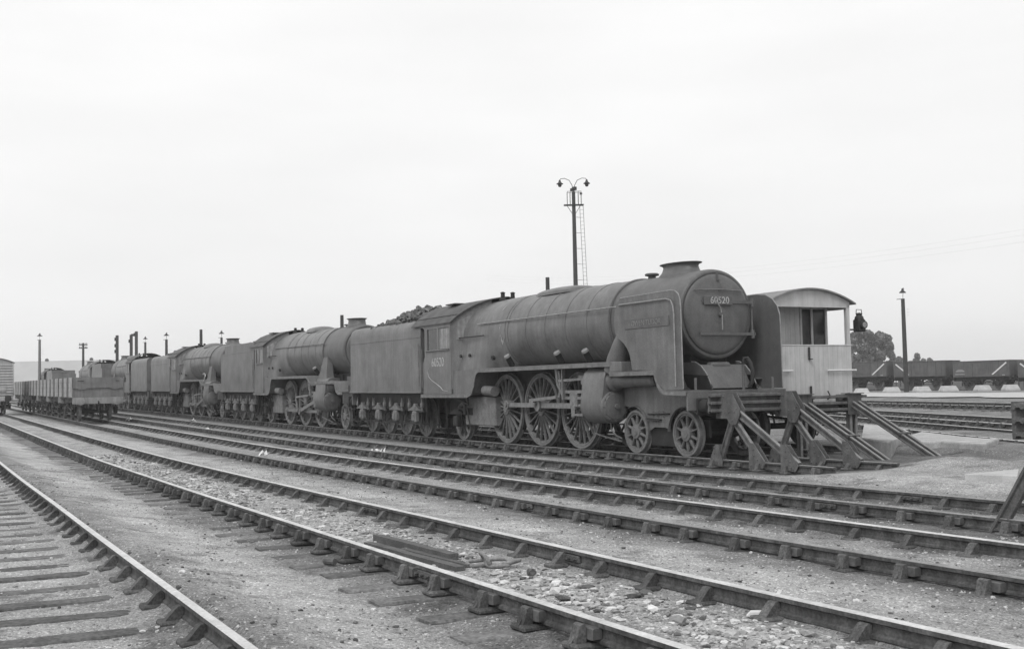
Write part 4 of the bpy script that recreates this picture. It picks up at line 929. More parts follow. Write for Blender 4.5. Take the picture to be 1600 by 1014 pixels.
# open wagons in a row
def open_wagon(label, x, first=False):
    l, r_ = pose(x, 8.12, half=2.5); T = thing('open_wagon', label, 'wagon', l, r_, 'row of open wagons'); half = 2.9
    b = MB(); z0, z1 = 1.22, 2.22
    for sy in (-1, 1):
        for k in range(4): b.box((0, sy*1.2, z0+.125+.25*k), (2*half-.14, .05, .243), .004)
    b.halves('side_planks', K['wagwood'], T); b = MB(); b.box((0, 0, 1.2), (2*half-.02, 2.4, .05)); b.build('wagon_floor', K['wagwood'], T)
    for sx_ in (-1, 1):
        x_ = sx_*(half-.04); e = MB(); e.prism([(-1.22, 1.22), (1.22, 1.22), (1.22, 1.70), (-1.22, 1.70)], 'x', x_-.03, x_+.03); e.build('end_planks', K['wagend'], T)
        e = MB(); e.prism([(-1.20, 1.665), (-1.0, 1.67), (-.92, 1.61), (-.66, 1.60), (-.54, 1.68), (.56, 1.69), (.68, 1.62), (.90, 1.61), (1.0, 1.67), (1.20, 1.665), (1.20, 2.14), (1.06, 2.22), (-1.06, 2.22), (-1.20, 2.14)], 'x', *sorted((x_+sx_*.032, x_+sx_*.085)))
        e.box((x_+sx_*.06, 0, 1.94), (.056, 2.3, .012)); e.build('lapped_end_board', K['wagend'], T)
    for sy in (-1, 1):
        for xx in (-2.25, -.05, 2.1):
            ir = MB(); 
            for k in range(4): ir.box((xx, sy*1.245, 1.345+.25*k), (1.02, .05, .24), .004)
            ir.build('side_door', K['wagpale'], T)
        ir = MB(); ir.box((half-.10, sy*1.24, 1.72), (.14, .02, 1.0), .004); ir.build('corner_plate', K['boxvan'], T)
    for y_, w_ in ((-.85, .30), (.92, .16)): ir = MB(); ir.box((half+.052, y_, 2.04), (.016, w_, .03)); ir.build('end_bracket', K['frame'], T)
    underframe(T, half, 1.45, zf=1.22, beam='wagbeam', wid=1.22, bufm=BUFW); return T
open_wagon('plank sided open wagon nearest in the row, wavy edged end board facing us', -64.6)
index_kids()
for i, lab in enumerate(('second open wagon of the row, next behind the one showing its end board', 'third open wagon along the row from the end board', 'fourth open wagon along the row from the end board', 'fifth open wagon of the row, close to the ribbed box van', 'sixth and farthest open wagon of the row, just clear of the ribbed box van')):
    src = [o for o in bpy.data.objects if o.name == 'open_wagon'][0]; c = copy_tree(src); l, r_ = pose(-64.6-6.55*(i+1), 8.12, half=2.5); c.location = l; c.rotation_euler = r_; c['label'] = lab

# box van with corrugated end
l, r_ = pose(-88.6, 4.605, half=3); V = thing('box_van', 'pale box van with ribbed steel end at the left edge', 'van', l, r_)
b = MB(); 
for sy in (-1, 1): boards(b, sy*1.2, -2.75, 2.75, 1.2, 3.45, 30, .04, 'x')
b.halves('side_wall', K['boxvan'], V); b = MB(); b.box((0, 0, 1.2), (5.4, 2.4, .06)); b.build('van_floor', K['frame'], V)
for sx_ in (-1, 1):
    e = MB(); rows = []; n = 150
    for i in range(n+1):
        z = 1.24+2.48*i/n; hwid = 1.2 if z < 3.42 else 1.2*max(0, (1-(z-3.42)/.33))**.5; ph = (z-1.40)/.185
        dep = .05*max(0, math.sin(2*PI*ph))**.8 if 1.40 < z < 3.36 and not 2.42 < z < 2.52 else .0
        rows.append([(sx_*(2.75+dep), -hwid, z), (sx_*(2.75+dep), hwid, z), (sx_*2.71, hwid, z), (sx_*2.71, -hwid, z)])
    e.loft(rows); e.box((sx_*2.79, .30, 1.62), (.06, .9, .30), .01)
    for sy in (-1, 1): e.box((sx_*2.77, sy*1.2, 2.35), (.10, .07, 2.3), .01)
    e.build('ribbed_end', K['boxvan'], V, 50)
rf = MB(); rf.loft([[(-2.85, y, z), (2.85, y, z), (2.85, y, z-.04), (-2.85, y, z-.04)] for y, z in [(-1.29+2.58*i/16, roofz(-1.29+2.58*i/16, 3.80, 3.46, 1.3)) for i in range(17)]]); rf.build('roof', K['vanroof'], V, 25)
underframe(V, 2.8, 1.5, zf=1.2, beam='boxvan')

# steel mineral wagons on the raised line at the right
WG0, WG1 = Vector((-81.3, 78.0, 0)), Vector((-66.0, 81.4, 0)); wt = (WG1-WG0).normalized(); wang = math.atan2(wt.y, wt.x)
track('raised far line on which the steel mineral wagons stand', (WG1+wt*14)[:2], (WG0-wt*40)[:2], n_single=40, bulk_to=70, tops=('raildull', 'raildull'))
def mineral_wagon(label, s_, flip):
    P = WG0+wt*s_; T = thing('mineral_wagon', label, 'wagon', (P.x, P.y, zt(P.x, P.y)), (0, 0, wang+(PI if flip else 0)), 'steel mineral wagons on the far line')
    b = MB(); h_ = 2.50; z0, z1 = 1.12, 2.45
    for sy in (-1, 1): b.box((0, sy*1.2, (z0+z1)/2), (2*h_, .03, z1-z0)); b.box((0, sy*1.22, z1-.02), (2*h_+.02, .08, .07), .01); b.box((0, sy*1.22, z0+.04), (2*h_, .05, .08))
    for sx_ in (-1, 1): b.box((sx_*h_, 0, (z0+z1)/2), (.03, 2.4, z1-z0)); b.box((sx_*h_, 0, z1-.02), (.08, 2.44, .07), .01)
    for sy in (-1, 1):
        for x in (-h_+.06, -h_+.42, -1.55, -.78, .78, 1.55, h_-.06): b.box((x, sy*1.235, (z0+z1)/2), (.075, .06, z1-z0-.1), .01)
    b.box((0, 0, z0), (2*h_, 2.4, .05)); b.build('body', K['wagsteel'], T)
    d = MB()
    for sy in (-1, 1): d.box((0, sy*1.225, 1.72), (1.44, .03, 1.05), .006); d.box((0, sy*1.24, 2.2), (1.5, .03, .06)); d.box((0, sy*1.245, 1.45), (1.5, .03, .05)); d.box((-.5, sy*1.25, 1.7), (.06, .03, 1.0)); d.box((.5, sy*1.25, 1.7), (.06, .03, 1.0))
    d.halves('side_door', K['wagsteel'], T)
    w_ = MB()
    for sy in (-1, 1): w_.add([(.95, sy*1.272, 1.30), (1.08, sy*1.272, 1.26), (2.32, sy*1.272, 2.22), (2.22, sy*1.272, 2.30)], [(0, 1, 2, 3)])
    w_.halves('end_door_stripe', K['white'], T)
    if flip is False:
        w_ = MB()
        for sy in (-1, 1): w_.prism([(-2.25+.42*(1-math.cos(PI*i/8)), 1.55+.22*math.sin(PI*i/8)) for i in range(9)], 'y', sy*1.2716, sy*1.2722); w_.box((-1.85, sy*1.272, 1.36), (.85, .001, .11)); w_.box((2.0, sy*1.272, 1.22), (.25, .001, .10))
        w_.halves('painted_panel', K['bright'], T)
    underframe(T, 2.52, 1.37, zf=1.12); return T
mineral_wagon('steel mineral wagon standing partly behind the single lamp pole', 6.7, True)
mineral_wagon('steel mineral wagon with a pale rounded panel left of its door', 12.4, False)
mineral_wagon('steel mineral wagon cut off by the right edge of the picture', 18.1, True)
mineral_wagon('steel mineral wagon whose end shows beside the brake van', 1.0, False)

# ------------------------------------------------------------------ buffer stops
def stop_rail(p0, p1, upv): m = MB(); rail_sweep(m, [p0, p1], upv); return m
def buffer_stop(label, X, Y, z, plain=False):                  # rail built stop, two frames; X is the plane the buffers meet
    T = thing('buffer_stop', label, 'buffer stop', (X, Y, z), (0, 0, 0), 'buffer stops at the ends of the sidings')
    b = MB()
    for k in range(3):                            # three rails laid on their sides
        hb_ = .68 if plain else 1.07; rail_sweep(b, [(.02+.07, -hb_, 1.28-.15*k), (.02+.07, hb_, 1.28-.15*k)], (-1, 0, 0))
    b.box((.10, 0, 1.13), (.05, 2*hb_-.04, .40)); b.build('buffer_beam', [K['stopsteel'], K['stoptop']], T)
    for sy in (-1, 1):
        y = sy*.755; gpl = MB(); G = [(.03, 1.34), (.55, 1.34), (.80, 1.0), (.77, .86), (.66, .70), (.48, .70), (.38, .82), (.03, .82)]
        for q in (-.062, .062): gpl.prism(G, 'y', y+q-.006, y+q+.006)
        for a, c in ((.12, 1.26), (.12, 1.08), (.12, .90), (.30, 1.26), (.45, .95), (.62, .95), (.55, .78), (.70, 1.02)):
            for q in (-.07, .07): gpl.sphere((a, y+q, c), .02, 6, 4)
        if not plain: gpl.build('gusset_plate', K['stopsteel'], T)
        for nm, p0, p1 in (('raker', (.72, y, .98), (2.42, y, .04)), ('strut', (.60, y, .82), (1.40, y, .02)), ('strut', (.42, y, .84), (-.18 if plain else .0, y, -.05 if plain else .02))):
            p0, p1 = Vector(p0), Vector(p1); m = MB(); rail_sweep(m, [p0, p1], (0.3, 0, 1)); m.build(nm, [K['stopsteel'], K['stoptop']], T)
        for x0, dx in ((-.02, -.1), (1.22, .18), (2.15, .35))[plain:]:
            f = MB(); top_ = .36 if dx > 0 else .30
            pl = [(x0-.20, -.13), (x0+.20, -.13), (x0+.20+(.08 if dx > 0 else 0), -.02), (x0+.0+(-.06 if dx > 0 else .08), top_), (x0-.10+(-.10 if dx > 0 else .08), top_), (x0-.20, .0)]
            for q in (-.055, .055): f.prism(pl, 'y', y+q-.006, y+q+.006)
            for a, c in ((x0-.14, -.08), (x0, -.08), (x0+.14, -.08), (x0-.05, .12), (x0+.06, .05), (x0-.06, .24)):
                for q in (-.062, .062): f.sphere((a, y+q, c), .018, 6, 4)
            f.build('foot_plate', K['stopsteel'], T)
    return T
buffer_stop('riveted rail built buffer stop met by the front of locomotive 60520', -19.02, 15.13, 0)
buffer_stop('buffer stop at the right edge showing only one leaning leg and a beam end', -8.69, 11.03, -.10, True)
T = thing('buffer_stop', 'buffer stop with upright rail posts and long rakers below the brake van', 'buffer stop', (-20.62, 18.65, 0), (0, 0, 0), 'buffer stops at the ends of the sidings')
b = MB()
for k in range(3): rail_sweep(b, [(.0, -1.15, 1.17-.145*k), (.0, 1.15, 1.17-.145*k)], (-1, 0, 0))
b.build('buffer_beam', [K['stopsteel'], K['stoptop']], T)
for y in (-.75, .75):
    m = MB()
    for q in (-.08, .08): rail_sweep(m, [(.12, y+q, -.3), (.12, y+q, 1.22)], (1, 0, 0))
    m.build('post', [K['stopsteel'], K['stoptop']], T)
    m = MB()
    for q in (-.09, .09): rail_sweep(m, [(.22, y+q, 1.06), (2.85, y+q, -.24)], (0.3, 0, 1))
    for t_ in (.55,): m.box((.22+2.63*t_, y, 1.06-1.30*t_), (.05, .34, .05), 0, Matrix.Rotation(.46, 3, 'Y'))
    m.build('raker', [K['stopsteel'], K['stoptop']], T)
    m = MB(); m.box((.16, y, 1.0), (.02, .42, .50), .003); m.box((.10, y, 1.24), (.3, .44, .02)); m.build('gusset_plate', K['stopsteel'], T)

# ------------------------------------------------------------------ lamps, poles, signals
def lamp_pole(label, x, ytop, depth, arm=True, rad=.13, group='single lamp poles over the yard', mm='pole'):
    P = Vector((0, 0, EYE))+(fw+rt*((x-800)/F)+up*((507-ytop)/F))*depth; zb = gz(P.x, P.y)-.3
    T = thing('lamp_pole', label, 'lamp post', (P.x, P.y, zb+.3), (0, 0, 0), group) if arm else thing('bare_pole', label, 'pole', (P.x, P.y, zb+.3), (0, 0, 0), 'bare poles behind the locomotives'); Ht = P.z-zb-.3; sc_ = depth/92
    p = MB(); p.cyl((0, 0, -.5), (0, 0, Ht-.72), rad*1.25, rad*.9, 12); p.build('pole', K[mm], T); sc_ = min(sc_, 1.25)
    if arm:
        a = MB(); a.tube([(0, 0, Ht-.9), (.03, .0, Ht-.4), (.10, .05, Ht+.05*sc_), (.06, .03, Ht+.12*sc_), (.0, 0, Ht+.05*sc_)], .018*sc_, 6); a.bar((-.45*sc_, -.2*sc_, Ht-.74), (.02, 0, Ht-.74), .04, .05); ao = a.build('swan_neck', K['palepole'], T)
        a = MB(); a.lathe([(.05, .06), (.08, .02), (.10, -.10), (.26, -.24), (.27, -.28), (.10, -.27), (.02, -.27)], (0, 0, Ht), (0, 0, 1), 16, sc_, sc_); a.build('lamp_shade', K['lamp'], T)
        a = MB()
        for k in range(3): a.box((.22*sc_, .3*sc_, Ht-(1.6+.24*k)*sc_), (.03, .22*sc_, .03))
        a.build('insulator', K['wire'], T)
    return T
lamp_pole('slender lamp pole standing before the mineral wagons at right', 1410, 452, 88, rad=.155)
lamp_pole('bare dark pole rising behind the boiler of locomotive 60520', 855, 415, 70, False, .13)
lamp_pole('bare pole left of the chimney of the second locomotive', 534, 477, 85, False, .14)
lamp_pole('bare pole above the boiler of the third locomotive', 314, 503, 110, False, .15)
lamp_pole('lamp pole just left of the chimney of the third locomotive', 346, 518, 140, True, .16)
lamp_pole('lamp pole above the tenders standing back to back', 260, 521, 140, True, .17)
lamp_pole('faint lamp pole right of the two post signal', 227, 527, 170, True, .17)
lamp_pole('tall thin lamp pole rising over the row of open wagons at far left', 62, 522, 150, True, .17, mm='palepole')
# yard lighting tower
P = Vector((0, 0, EYE))+(fw+rt*((896-800)/F)+up*((507-300)/F))*100; zb = gz(P.x, P.y)
T = thing('lighting_mast', 'tall tarred mast with twin hanging lamps, platform and ladder', 'lamp post', (P.x, P.y, zb)); Ht = P.z-zb
vx, vy = rt.x, rt.y                               # the arms spread across the view
def ac(a, d=0): return Vector((vx*a-vy*d, vy*a+vx*d, 0))
p = MB(); p.cyl((0, 0, -.5), (0, 0, Ht), .25, .15, 14); p.build('pole', K['pole'], T)
p = MB()
for i in range(4):
    p.box(ac(0, -.24+.16*i)+Vector((0, 0, Ht-1.15)), (1.7, .13, .06), 0, Matrix.Rotation(math.atan2(vy, vx), 3, 'Z'))
for sg in (-1, 1): p.bar(ac(sg*.6)+Vector((0, 0, Ht-1.15)), ac(sg*.1)+Vector((0, 0, Ht-1.95)), .04, .04)
p.build('platform', K['pole'], T)
p = MB()
for d_ in (-.3, .3):
    p.tube([ac(-.55, d_)+Vector((0, 0, Ht)), ac(.65, d_)+Vector((0, 0, Ht))], .022, 6)
    for a in (-.55, -.3, .4, .65): p.tube([ac(a, d_)+Vector((0, 0, Ht-1.15)), ac(a, d_)+Vector((0, 0, Ht))], .018, 6)
p.build('railing', K['palepole'], T)
p = MB()
for q in (.52, .82): p.tube([ac(q+.0, .2)+Vector((0, 0, Ht-1.2)), ac(q+.45, .2)+Vector((0, 0, 0))], .02, 6)
k = 0
while k < 50: u = k/50; p.tube([ac(.52+.45*u, .2)+Vector((0, 0, (Ht-1.2)*(1-u))), ac(.82+.45*u, .2)+Vector((0, 0, (Ht-1.2)*(1-u)))], .01, 4); k += 1
for i in range(9): zz = Ht-2.2-i*1.35; u = 1-zz/(Ht-1.2); p.tube([ac(.1, 0)+Vector((0, 0, zz)), ac(.52+.45*u, .2)+Vector((0, 0, zz))], .018, 5)
p.build('ladder', K['palepole'], T)
for sg in (-1, 1):
    p = MB(); pts = [ac(sg*.05)+Vector((0, 0, Ht)), ac(sg*.10)+Vector((0, 0, Ht+.55)), ac(sg*.35)+Vector((0, 0, Ht+1.0)), ac(sg*.75)+Vector((0, 0, Ht+1.18)), ac(sg*1.10)+Vector((0, 0, Ht+1.14)), ac(sg*1.16)+Vector((0, 0, Ht+.95))]; p.tube(pts, .03, 6); arm = p.build('lamp_arm', K['palepole'], T)
    p = MB(); p.lathe([(.06, .18), (.10, .05), (.14, -.05), (.29, -.16), (.29, -.20), (.16, -.22), (.15, -.36), (.08, -.44), (.02, -.45)], ac(sg*1.16)+Vector((0, 0, Ht+.88)), (0, 0, 1), 16); p.build('lamp_head', K['lamp'], T)
p = MB(); p.box(ac(.08)+Vector((0, 0, Ht+.28)), (.38, .3, .30), .03); p.box(ac(-.12)+Vector((0, 0, Ht+.18)), (.3, .25, .25), .03); p.box(ac(.66, .3)+Vector((0, 0, Ht-.12)), (.16, .16, .16)); p.build('junction_box', K['lamp'], T)
# telegraph pole
P = Vector((0, 0, EYE))+(fw+rt*((130-800)/F)+up*((507-536)/F))*160; zb = gz(P.x, P.y)
T = thing('telegraph_pole', 'telegraph pole with two short crossarms over the open wagons', 'telegraph pole', (P.x, P.y, zb)); Ht = P.z-zb
p = MB(); p.cyl((0, 0, -.5), (0, 0, Ht), .20, .15, 10); p.build('pole', K['pole'], T)
for k in range(2):
    p = MB(); p.box((0, 0, Ht-.25-.45*k), (1.15, .14, .12), 0, Matrix.Rotation(math.atan2(vy, vx), 3, 'Z'))
    for a in (-.5, -.3, .3, .5): p.cyl(ac(a)+Vector((0, 0, Ht-.25-.45*k)), ac(a)+Vector((0, 0, Ht-.0-.45*k)), .05, .04, 8)
    p.build('crossarm', K['pole'], T)
# semaphore posts
def signal(label, specs, depth):
    P = Vector((0, 0, EYE))+(fw+rt*((specs[0][0]-800)/F)+up*((507-specs[0][1])/F))*depth; zb = gz(P.x, P.y)
    T = thing('signal', label, 'signal', (P.x, P.y, zb)); px = depth/F; H0 = P.z-zb
    for k, (x, yt, yb, arms) in enumerate(specs):
        o_ = ac((x-specs[0][0])*px); h1 = H0+(specs[0][1]-yt)*px; p = MB(); p.bar(o_+Vector((0, 0, -.5 if k == 0 else h1-(yb-yt)*px)), o_+Vector((0, 0, h1)), .34, .34); p.build('post', K['pole'], T)
        for ya in arms:
            p = MB(); zz = H0+(specs[0][1]-ya)*px; p.bar(o_+Vector((0, 0, zz)), o_+ac(-4*px)+Vector((0, 0, zz)), .10, .26); p.box(o_+ac(-2.4*px)+Vector((0, 0, zz)), (.26, .26, .42)); p.build('signal_arm', K['lamp'], T)
    if len(specs) > 1:
        a, c = specs[0], specs[1]; p = MB(); zz = H0+(a[1]-a[1]-0.5)*px; p.bar(Vector((0, 0, zz)), ac((c[0]-a[0])*px)+Vector((0, 0, zz)), .12, .3); p.build('bracket', K['pole'], T)
signal('signal post with three stub arms above the farthest boilers', [(183, 524, 570, (530, 540, 549))], 150)
signal('bracket signal of two dark posts beside the three arm post', [(205, 523, 570, (533,)), (213, 518, 570, (523,))], 150)
# telephone wires at the right
for k, (ya, yb) in enumerate(((352, 430), (361, 434), (372, 438))):
    d0 = fw+rt*((1640-800)/F)+up*((507-ya)/F); d1 = fw+rt*((760-800)/F)+up*((507-yb)/F); a = Vector((0, 0, EYE))+d0*60; c = Vector((0, 0, EYE))+d1*130
    p = MB(); pts = []
    for i in range(25): u = i/24; q = a.lerp(c, u); q.z -= 1.2*4*u*(1-u); pts.append(q)
    p.tube(pts, .0042, 5); tag(p.build('telephone_wire', K['wire']), 'thin telephone wire slung across the sky at right', 'wire', 'telephone wires in the sky')

# ------------------------------------------------------------------ concrete, heaps, litter
def slab(label, pts, z0, z1, cat='slab', name='concrete_slab', b=.03):
    m = MB(); c = Vector((sum(p[0] for p in pts)/len(pts), sum(p[1] for p in pts)/len(pts)))
    m.loft([[(x, y, z0) for x, y in pts], [(x, y, z1-b) for x, y in pts], [(x+(c.x-x)*.012, y+(c.y-y)*.012, z1) for x, y in pts]]); return tag(m.build(name, K['conc2' if name != 'flat_board' else 'conc'], None, 20), label, cat)
q = lambda x, y, z=.16: tuple(at(x, y, z)[:2])
slab('pale raised concrete slab between the far stop rakers and the curving tracks', [q(1346, 684), q(1391, 690), q(1425, 676), q(1408, 668), q(1350, 662)], -.25, .16)
slab('low worn concrete block with a sloping end, right of the long rakers', [q(1436, 689), q(1470, 688), q(1538, 692), q(1562, 694, .0), q(1548, 684), q(1500, 680), q(1440, 673), q(1420, 679)], -.25, .14)
slab('pale flat board lying on the ash near the right edge', [q(1508, 746, -.02), q(1590, 749, -.02), q(1592, 738, -.02), q(1560, 741, -.02)], -.2, .035, 'board', 'flat_board', .008)
labs = ('first pale concrete block before the far wagons, nearest the brake van', 'second concrete block from the brake van, before the far wagons', 'third concrete block from the brake van, just right of the lamp pole', 'fourth concrete block from the brake van', 'fifth concrete block from the brake van, below a wagon door', 'last concrete block, nearest the right edge of the picture')
for (x, ww), lab in zip(((1346, 20), (1393, 23), (1440, 24), (1482, 25), (1535, 22), (1579, 22)), labs):
    d_ = 84.0; P = Vector((0, 0, EYE))+(fw+rt*((x-800)/F)+up*((507-606)/F))*d_; zg = gz(P.x, P.y); wm = ww*d_/F
    m = MB(); vr = Vector((rt.x, rt.y, 0)).normalized(); vf = Vector((-vr.y, vr.x, 0))
    m.loft([[P*0+vr*a*wm/2*s_+vf*b_*.45*s_+Vector((0, 0, z)) for a, b_ in ((-1, -1), (1, -1), (1, 1), (-1, 1))] for z, s_ in ((-.3, 1), (.04, 1), (.33, .74), (.36, .70))])
    o = m.build('concrete_block', K['conc'], None, 20); o.location = (P.x, P.y, zg+.06); tag(o, lab, 'block', 'concrete blocks along the far line')
# a pale path by the far line
m = MB(); pa, pb = hit(1330, 613.5), hit(1640, 612.5); dirp = (pb-pa); dirp.z = 0; dirp.normalize(); nrm = Vector((-dirp.y, dirp.x, 0)); rows = []
for i in range(60):
    c = pa-dirp*25+dirp*i*1.6; rows.append([(c+nrm*o_).to_tuple()[:2] for o_ in (-2.4+mnoise.noise(Vector((i*.4, 0, 0))), -.8, .8, 2.4+mnoise.noise(Vector((i*.4, 9, 0))))])
m.v = [(x, y, gz(x, y)+.05) for r in rows for x, y in r]; m.f = [(i*4+j, i*4+j+1, (i+1)*4+j+1, (i+1)*4+j) for i in range(59) for j in range(3)]; m.mi = [0]*len(m.f)
tag(m.build('path', K['conc'], None, 0), kind='structure')

def rock(mb, c, r, rr, flat=.6):
    a = Matrix.Rotation(rr.uniform(0, 6.3), 3, 'Z') @ Matrix.Rotation(rr.uniform(-.35, .35), 3, 'X')
    vs = []
    for x, y, z in ((1, 0, 0), (-1, 0, 0), (0, 1, 0), (0, -1, 0), (0, 0, 1), (0, 0, -1)):
        k = rr.uniform(.7, 1.15); vs.append(a @ Vector((x*r*k*1.2, y*r*k*.9, z*r*k*flat)))
    # cut the points so that the stone has facets
    e = [(0, 2, 4), (2, 1, 4), (1, 3, 4), (3, 0, 4), (2, 0, 5), (1, 2, 5), (3, 1, 5), (0, 3, 5)]
    mid = {}; V = []; Fc = []
    def mp_(i, j):
        key = (min(i, j), max(i, j))
        if key not in mid: mid[key] = len(V); V.append((vs[i]+vs[j])*.5*rr.uniform(1.05, 1.32))
        return mid[key]
    for i, j, k in e: Fc.append((mp_(i, j), mp_(j, k), mp_(k, i)))
    for i in range(6):
        ring = [mid[q_] for q_ in mid if i in q_]
        n_ = vs[i].normalized(); u_ = n_.orthogonal(); v_ = n_.cross(u_); ring.sort(key=lambda t_: math.atan2(V[t_].dot(v_), V[t_].dot(u_))); Fc.append(tuple(ring))
    c = Vector(c); mb.add([v+c for v in V], Fc)
rr = random.Random(21)
m = MB()
for i in range(9500):                             # rubble in the four foot of the second track
    t_ = rr.random(); X = -4.0-30*t_**1.5; Y = rr.gauss(4.62, .30)
    if not 4.02 < Y < 5.2: continue
    dn = mnoise.noise(Vector((X*.8, Y*.9, 3)))
    if dn < -.15 and rr.random() < .7: continue
    r = min(.075, .009+rr.expovariate(1/.014)); rock(m, (X, Y, gz(X, Y)+r*.12), r, rr, rr.uniform(.25, .5))
tag(m.build('rubble', K['stone'], None, 0), 'pale stones and brick bits between the rails of the second track', 'rubble', kind='stuff')
m = MB()
for i in range(34000):                            # loose ash pebbles
    t_ = rr.random(); X = -3.8-26*t_**1.7; Y = rr.uniform(-.5, 13.5)
    if mnoise.noise(Vector((X*.7, Y*.7, 13))) < -.12 and rr.random() < .8: continue
    if any(abs(Y-yr) < .07 for yr in (1.74, 3.85, 5.36, 7.28, 8.78, 10.28, 11.78)): continue
    r = min(.034, .004+rr.expovariate(1/.0055)); m_ = 1.0
    rock(m, (X, Y, gz(X, Y)+r*.2), r, rr, .6) if r > .012 else m.add([Vector((X, Y, gz(X, Y)))+Vector(v)*r*1.6 for v in ((1, 0, -.2), (-.4, .9, -.2), (-.6, -.8, -.2), (.1, .1, .7))], [(0, 1, 3), (1, 2, 3), (2, 0, 3)])
tag(m.build('loose_pebbles', K['pebble'], None, 0), 'small ash pebbles scattered over the ground of the yard', 'pebbles', kind='stuff')
# bigger pieces that can be told apart
def piece(label, x, y, r, mk, name, cat, flat=.5, z=-.15, grp=None, sd=1):
    P = at(x, y, z); m = MB(); rr_ = random.Random(sd); rock(m, (0, 0, 0), r, rr_, flat); o = m.build(name, K[mk], None, 0); o.location = (P.x, P.y, gz(P.x, P.y)+r*flat*.5); o.rotation_euler = (rr_.uniform(-.2, .2), rr_.uniform(-.2, .2), rr_.uniform(0, 6)); return tag(o, label, cat, grp)
piece('dark clinker lump left of the chain among the rubble', 830, 898, .075, 'coal', 'clinker_lump', 'clinker', .8, sd=3)
piece('flat pale brick fragment in the rubble near the lower right rail', 1020, 951, .09, 'litter', 'brick_fragment', 'brick', .3, sd=4)
piece('long dark stone beside the near rail of the rubble track', 880, 936, .11, 'timber', 'long_stone', 'stone', .3, sd=5)
piece('brown grey stone slab right of the long dark stone', 990, 931, .12, 'timber', 'stone_slab', 'stone', .25, sd=6)
piece('pale lump of stone against the third rail at lower right', 1213, 958, .085, 'litter', 'stone_lump', 'stone', .5, sd=7)
for i, (x, y, r, lab) in enumerate(((590, 697, .16, 'crumpled white paper by the track next to the tender of 60520'), (413, 701, .13, 'crumpled white paper between the wagon track rails'), (324, 666, .2, 'white paper scrap lying before the second tender'), (302, 654, .16, 'white scrap beside the rail below the third locomotive'), (204, 651, .22, 'white scrap just right of the open wagon end'))):
    P = hit(x, y+3); m = MB(); rr_ = random.Random(40+i); n = 6
    m.v = [((a/5-.5)*2.2*r, (b_/4-.5)*1.4*r, abs(rr_.gauss(.35, .45))*r) for a in range(n) for b_ in range(5)]; m.f = [(a*5+b_, (a+1)*5+b_, (a+1)*5+b_+1, a*5+b_+1) for a in range(n-1) for b_ in range(4)]; m.mi = [0]*len(m.f)
    o = m.build('paper_scrap', K['litter'], None, 0); o.location = (P.x, P.y, gz(P.x, P.y)+.02); o.rotation_euler = (0, 0, rr_.uniform(0, 3)); tag(o, lab, 'litter', 'white litter along the tracks')
P = at(1196, 944, -.08); m = MB(); m.prism([(-.05, -.08), (.10, .10), (.12, .095), (.02, -.07)], 'y', -.006, .006); m.prism([(-.13, -.085), (.03, -.085), (.03, -.05), (-.1, -.055)], 'y', -.03, .05); o = m.build('broken_crock', K['litter'], None, 0); o.location = (P.x+.02, P.y-.02, -.07); o.rotation_euler = (0, 0, .9); tag(o, 'white broken piece leaning on the third rail at lower right', 'litter')
# planks, chain and loose key
def plank(label, p0, p1, w_, h_, z):
    a, c = at(*p0, z), at(*p1, z); m = MB(); L = (c-a).length; rings = []; rr_ = random.Random(int(p0[0]))
    for i in range(9):
        x = L*i/8; e1 = rr_.uniform(-.004, .004); rings.append([(x, -w_/2+e1, 0), (x, w_/2+e1, 0), (x, w_/2+e1, h_+e1), (x, -w_/2+e1, h_)])
    m.loft(rings); o = m.build('timber_plank', K['timber'], None, 30); o.location = (a.x, a.y, z-h_*.75); o.rotation_euler = (0, 0, math.atan2(c.y-a.y, c.x-a.x)); return tag(o, label, 'plank', 'old planks between the rails')
plank('thick plank lying highest between the rails, cut square at both ends', (590, 838), (709, 869), .10, .105, -.10)
plank('thin plank close along the rail, below the thick plank', (575, 848), (719, 887), .09, .05, -.12)
plank('second thin plank partly hidden between the thick plank and the rail', (630, 857), (733, 883), .07, .04, -.125)
P = at(748, 883, -.14); T = thing('coupling_chain', 'rusty loose coupling chain lying beside the plank ends', 'chain', (P.x, P.y, gz(P.x, P.y)+.02), (0, 0, 1.2))
def link_ring(cx, cy, cz, L, W, a, tilt, r=.019):
    Rm = Matrix.Rotation(a, 3, 'Z') @ Matrix.Rotation(tilt, 3, 'X'); pts = []
    for i in range(25):
        t_ = 2*PI*i/24; x = (L/2-W/2)*(1 if math.cos(t_) > 0 else -1)+W/2*math.cos(t_); y = W/2*math.sin(t_); pts.append(Vector((cx, cy, cz))+Rm @ Vector((x, y, 0)))
    m = MB(); m.tube(pts, r, 8); m.build('chain_link', K['chain'], T, 60)
link_ring(0, 0, .02, .22, .12, .3, .25); link_ring(.06, -.05, .06, .20, .11, 1.7, 1.1); link_ring(.17, -.08, .03, .22, .11, .1, .5); link_ring(.30, -.02, .02, .20, .11, .9, -.3)
P = at(515, 879, -.16); m = MB(); m.cyl((-.06, 0, 0), (.07, 0, 0), .035, .033, 9); o = m.build('loose_key', K['key'], None, 30); o.location = (P.x, P.y, -.143); o.rotation_euler = (0, 0, .5); tag(o, 'loose wooden rail key lying on a sleeper end', 'rail key')
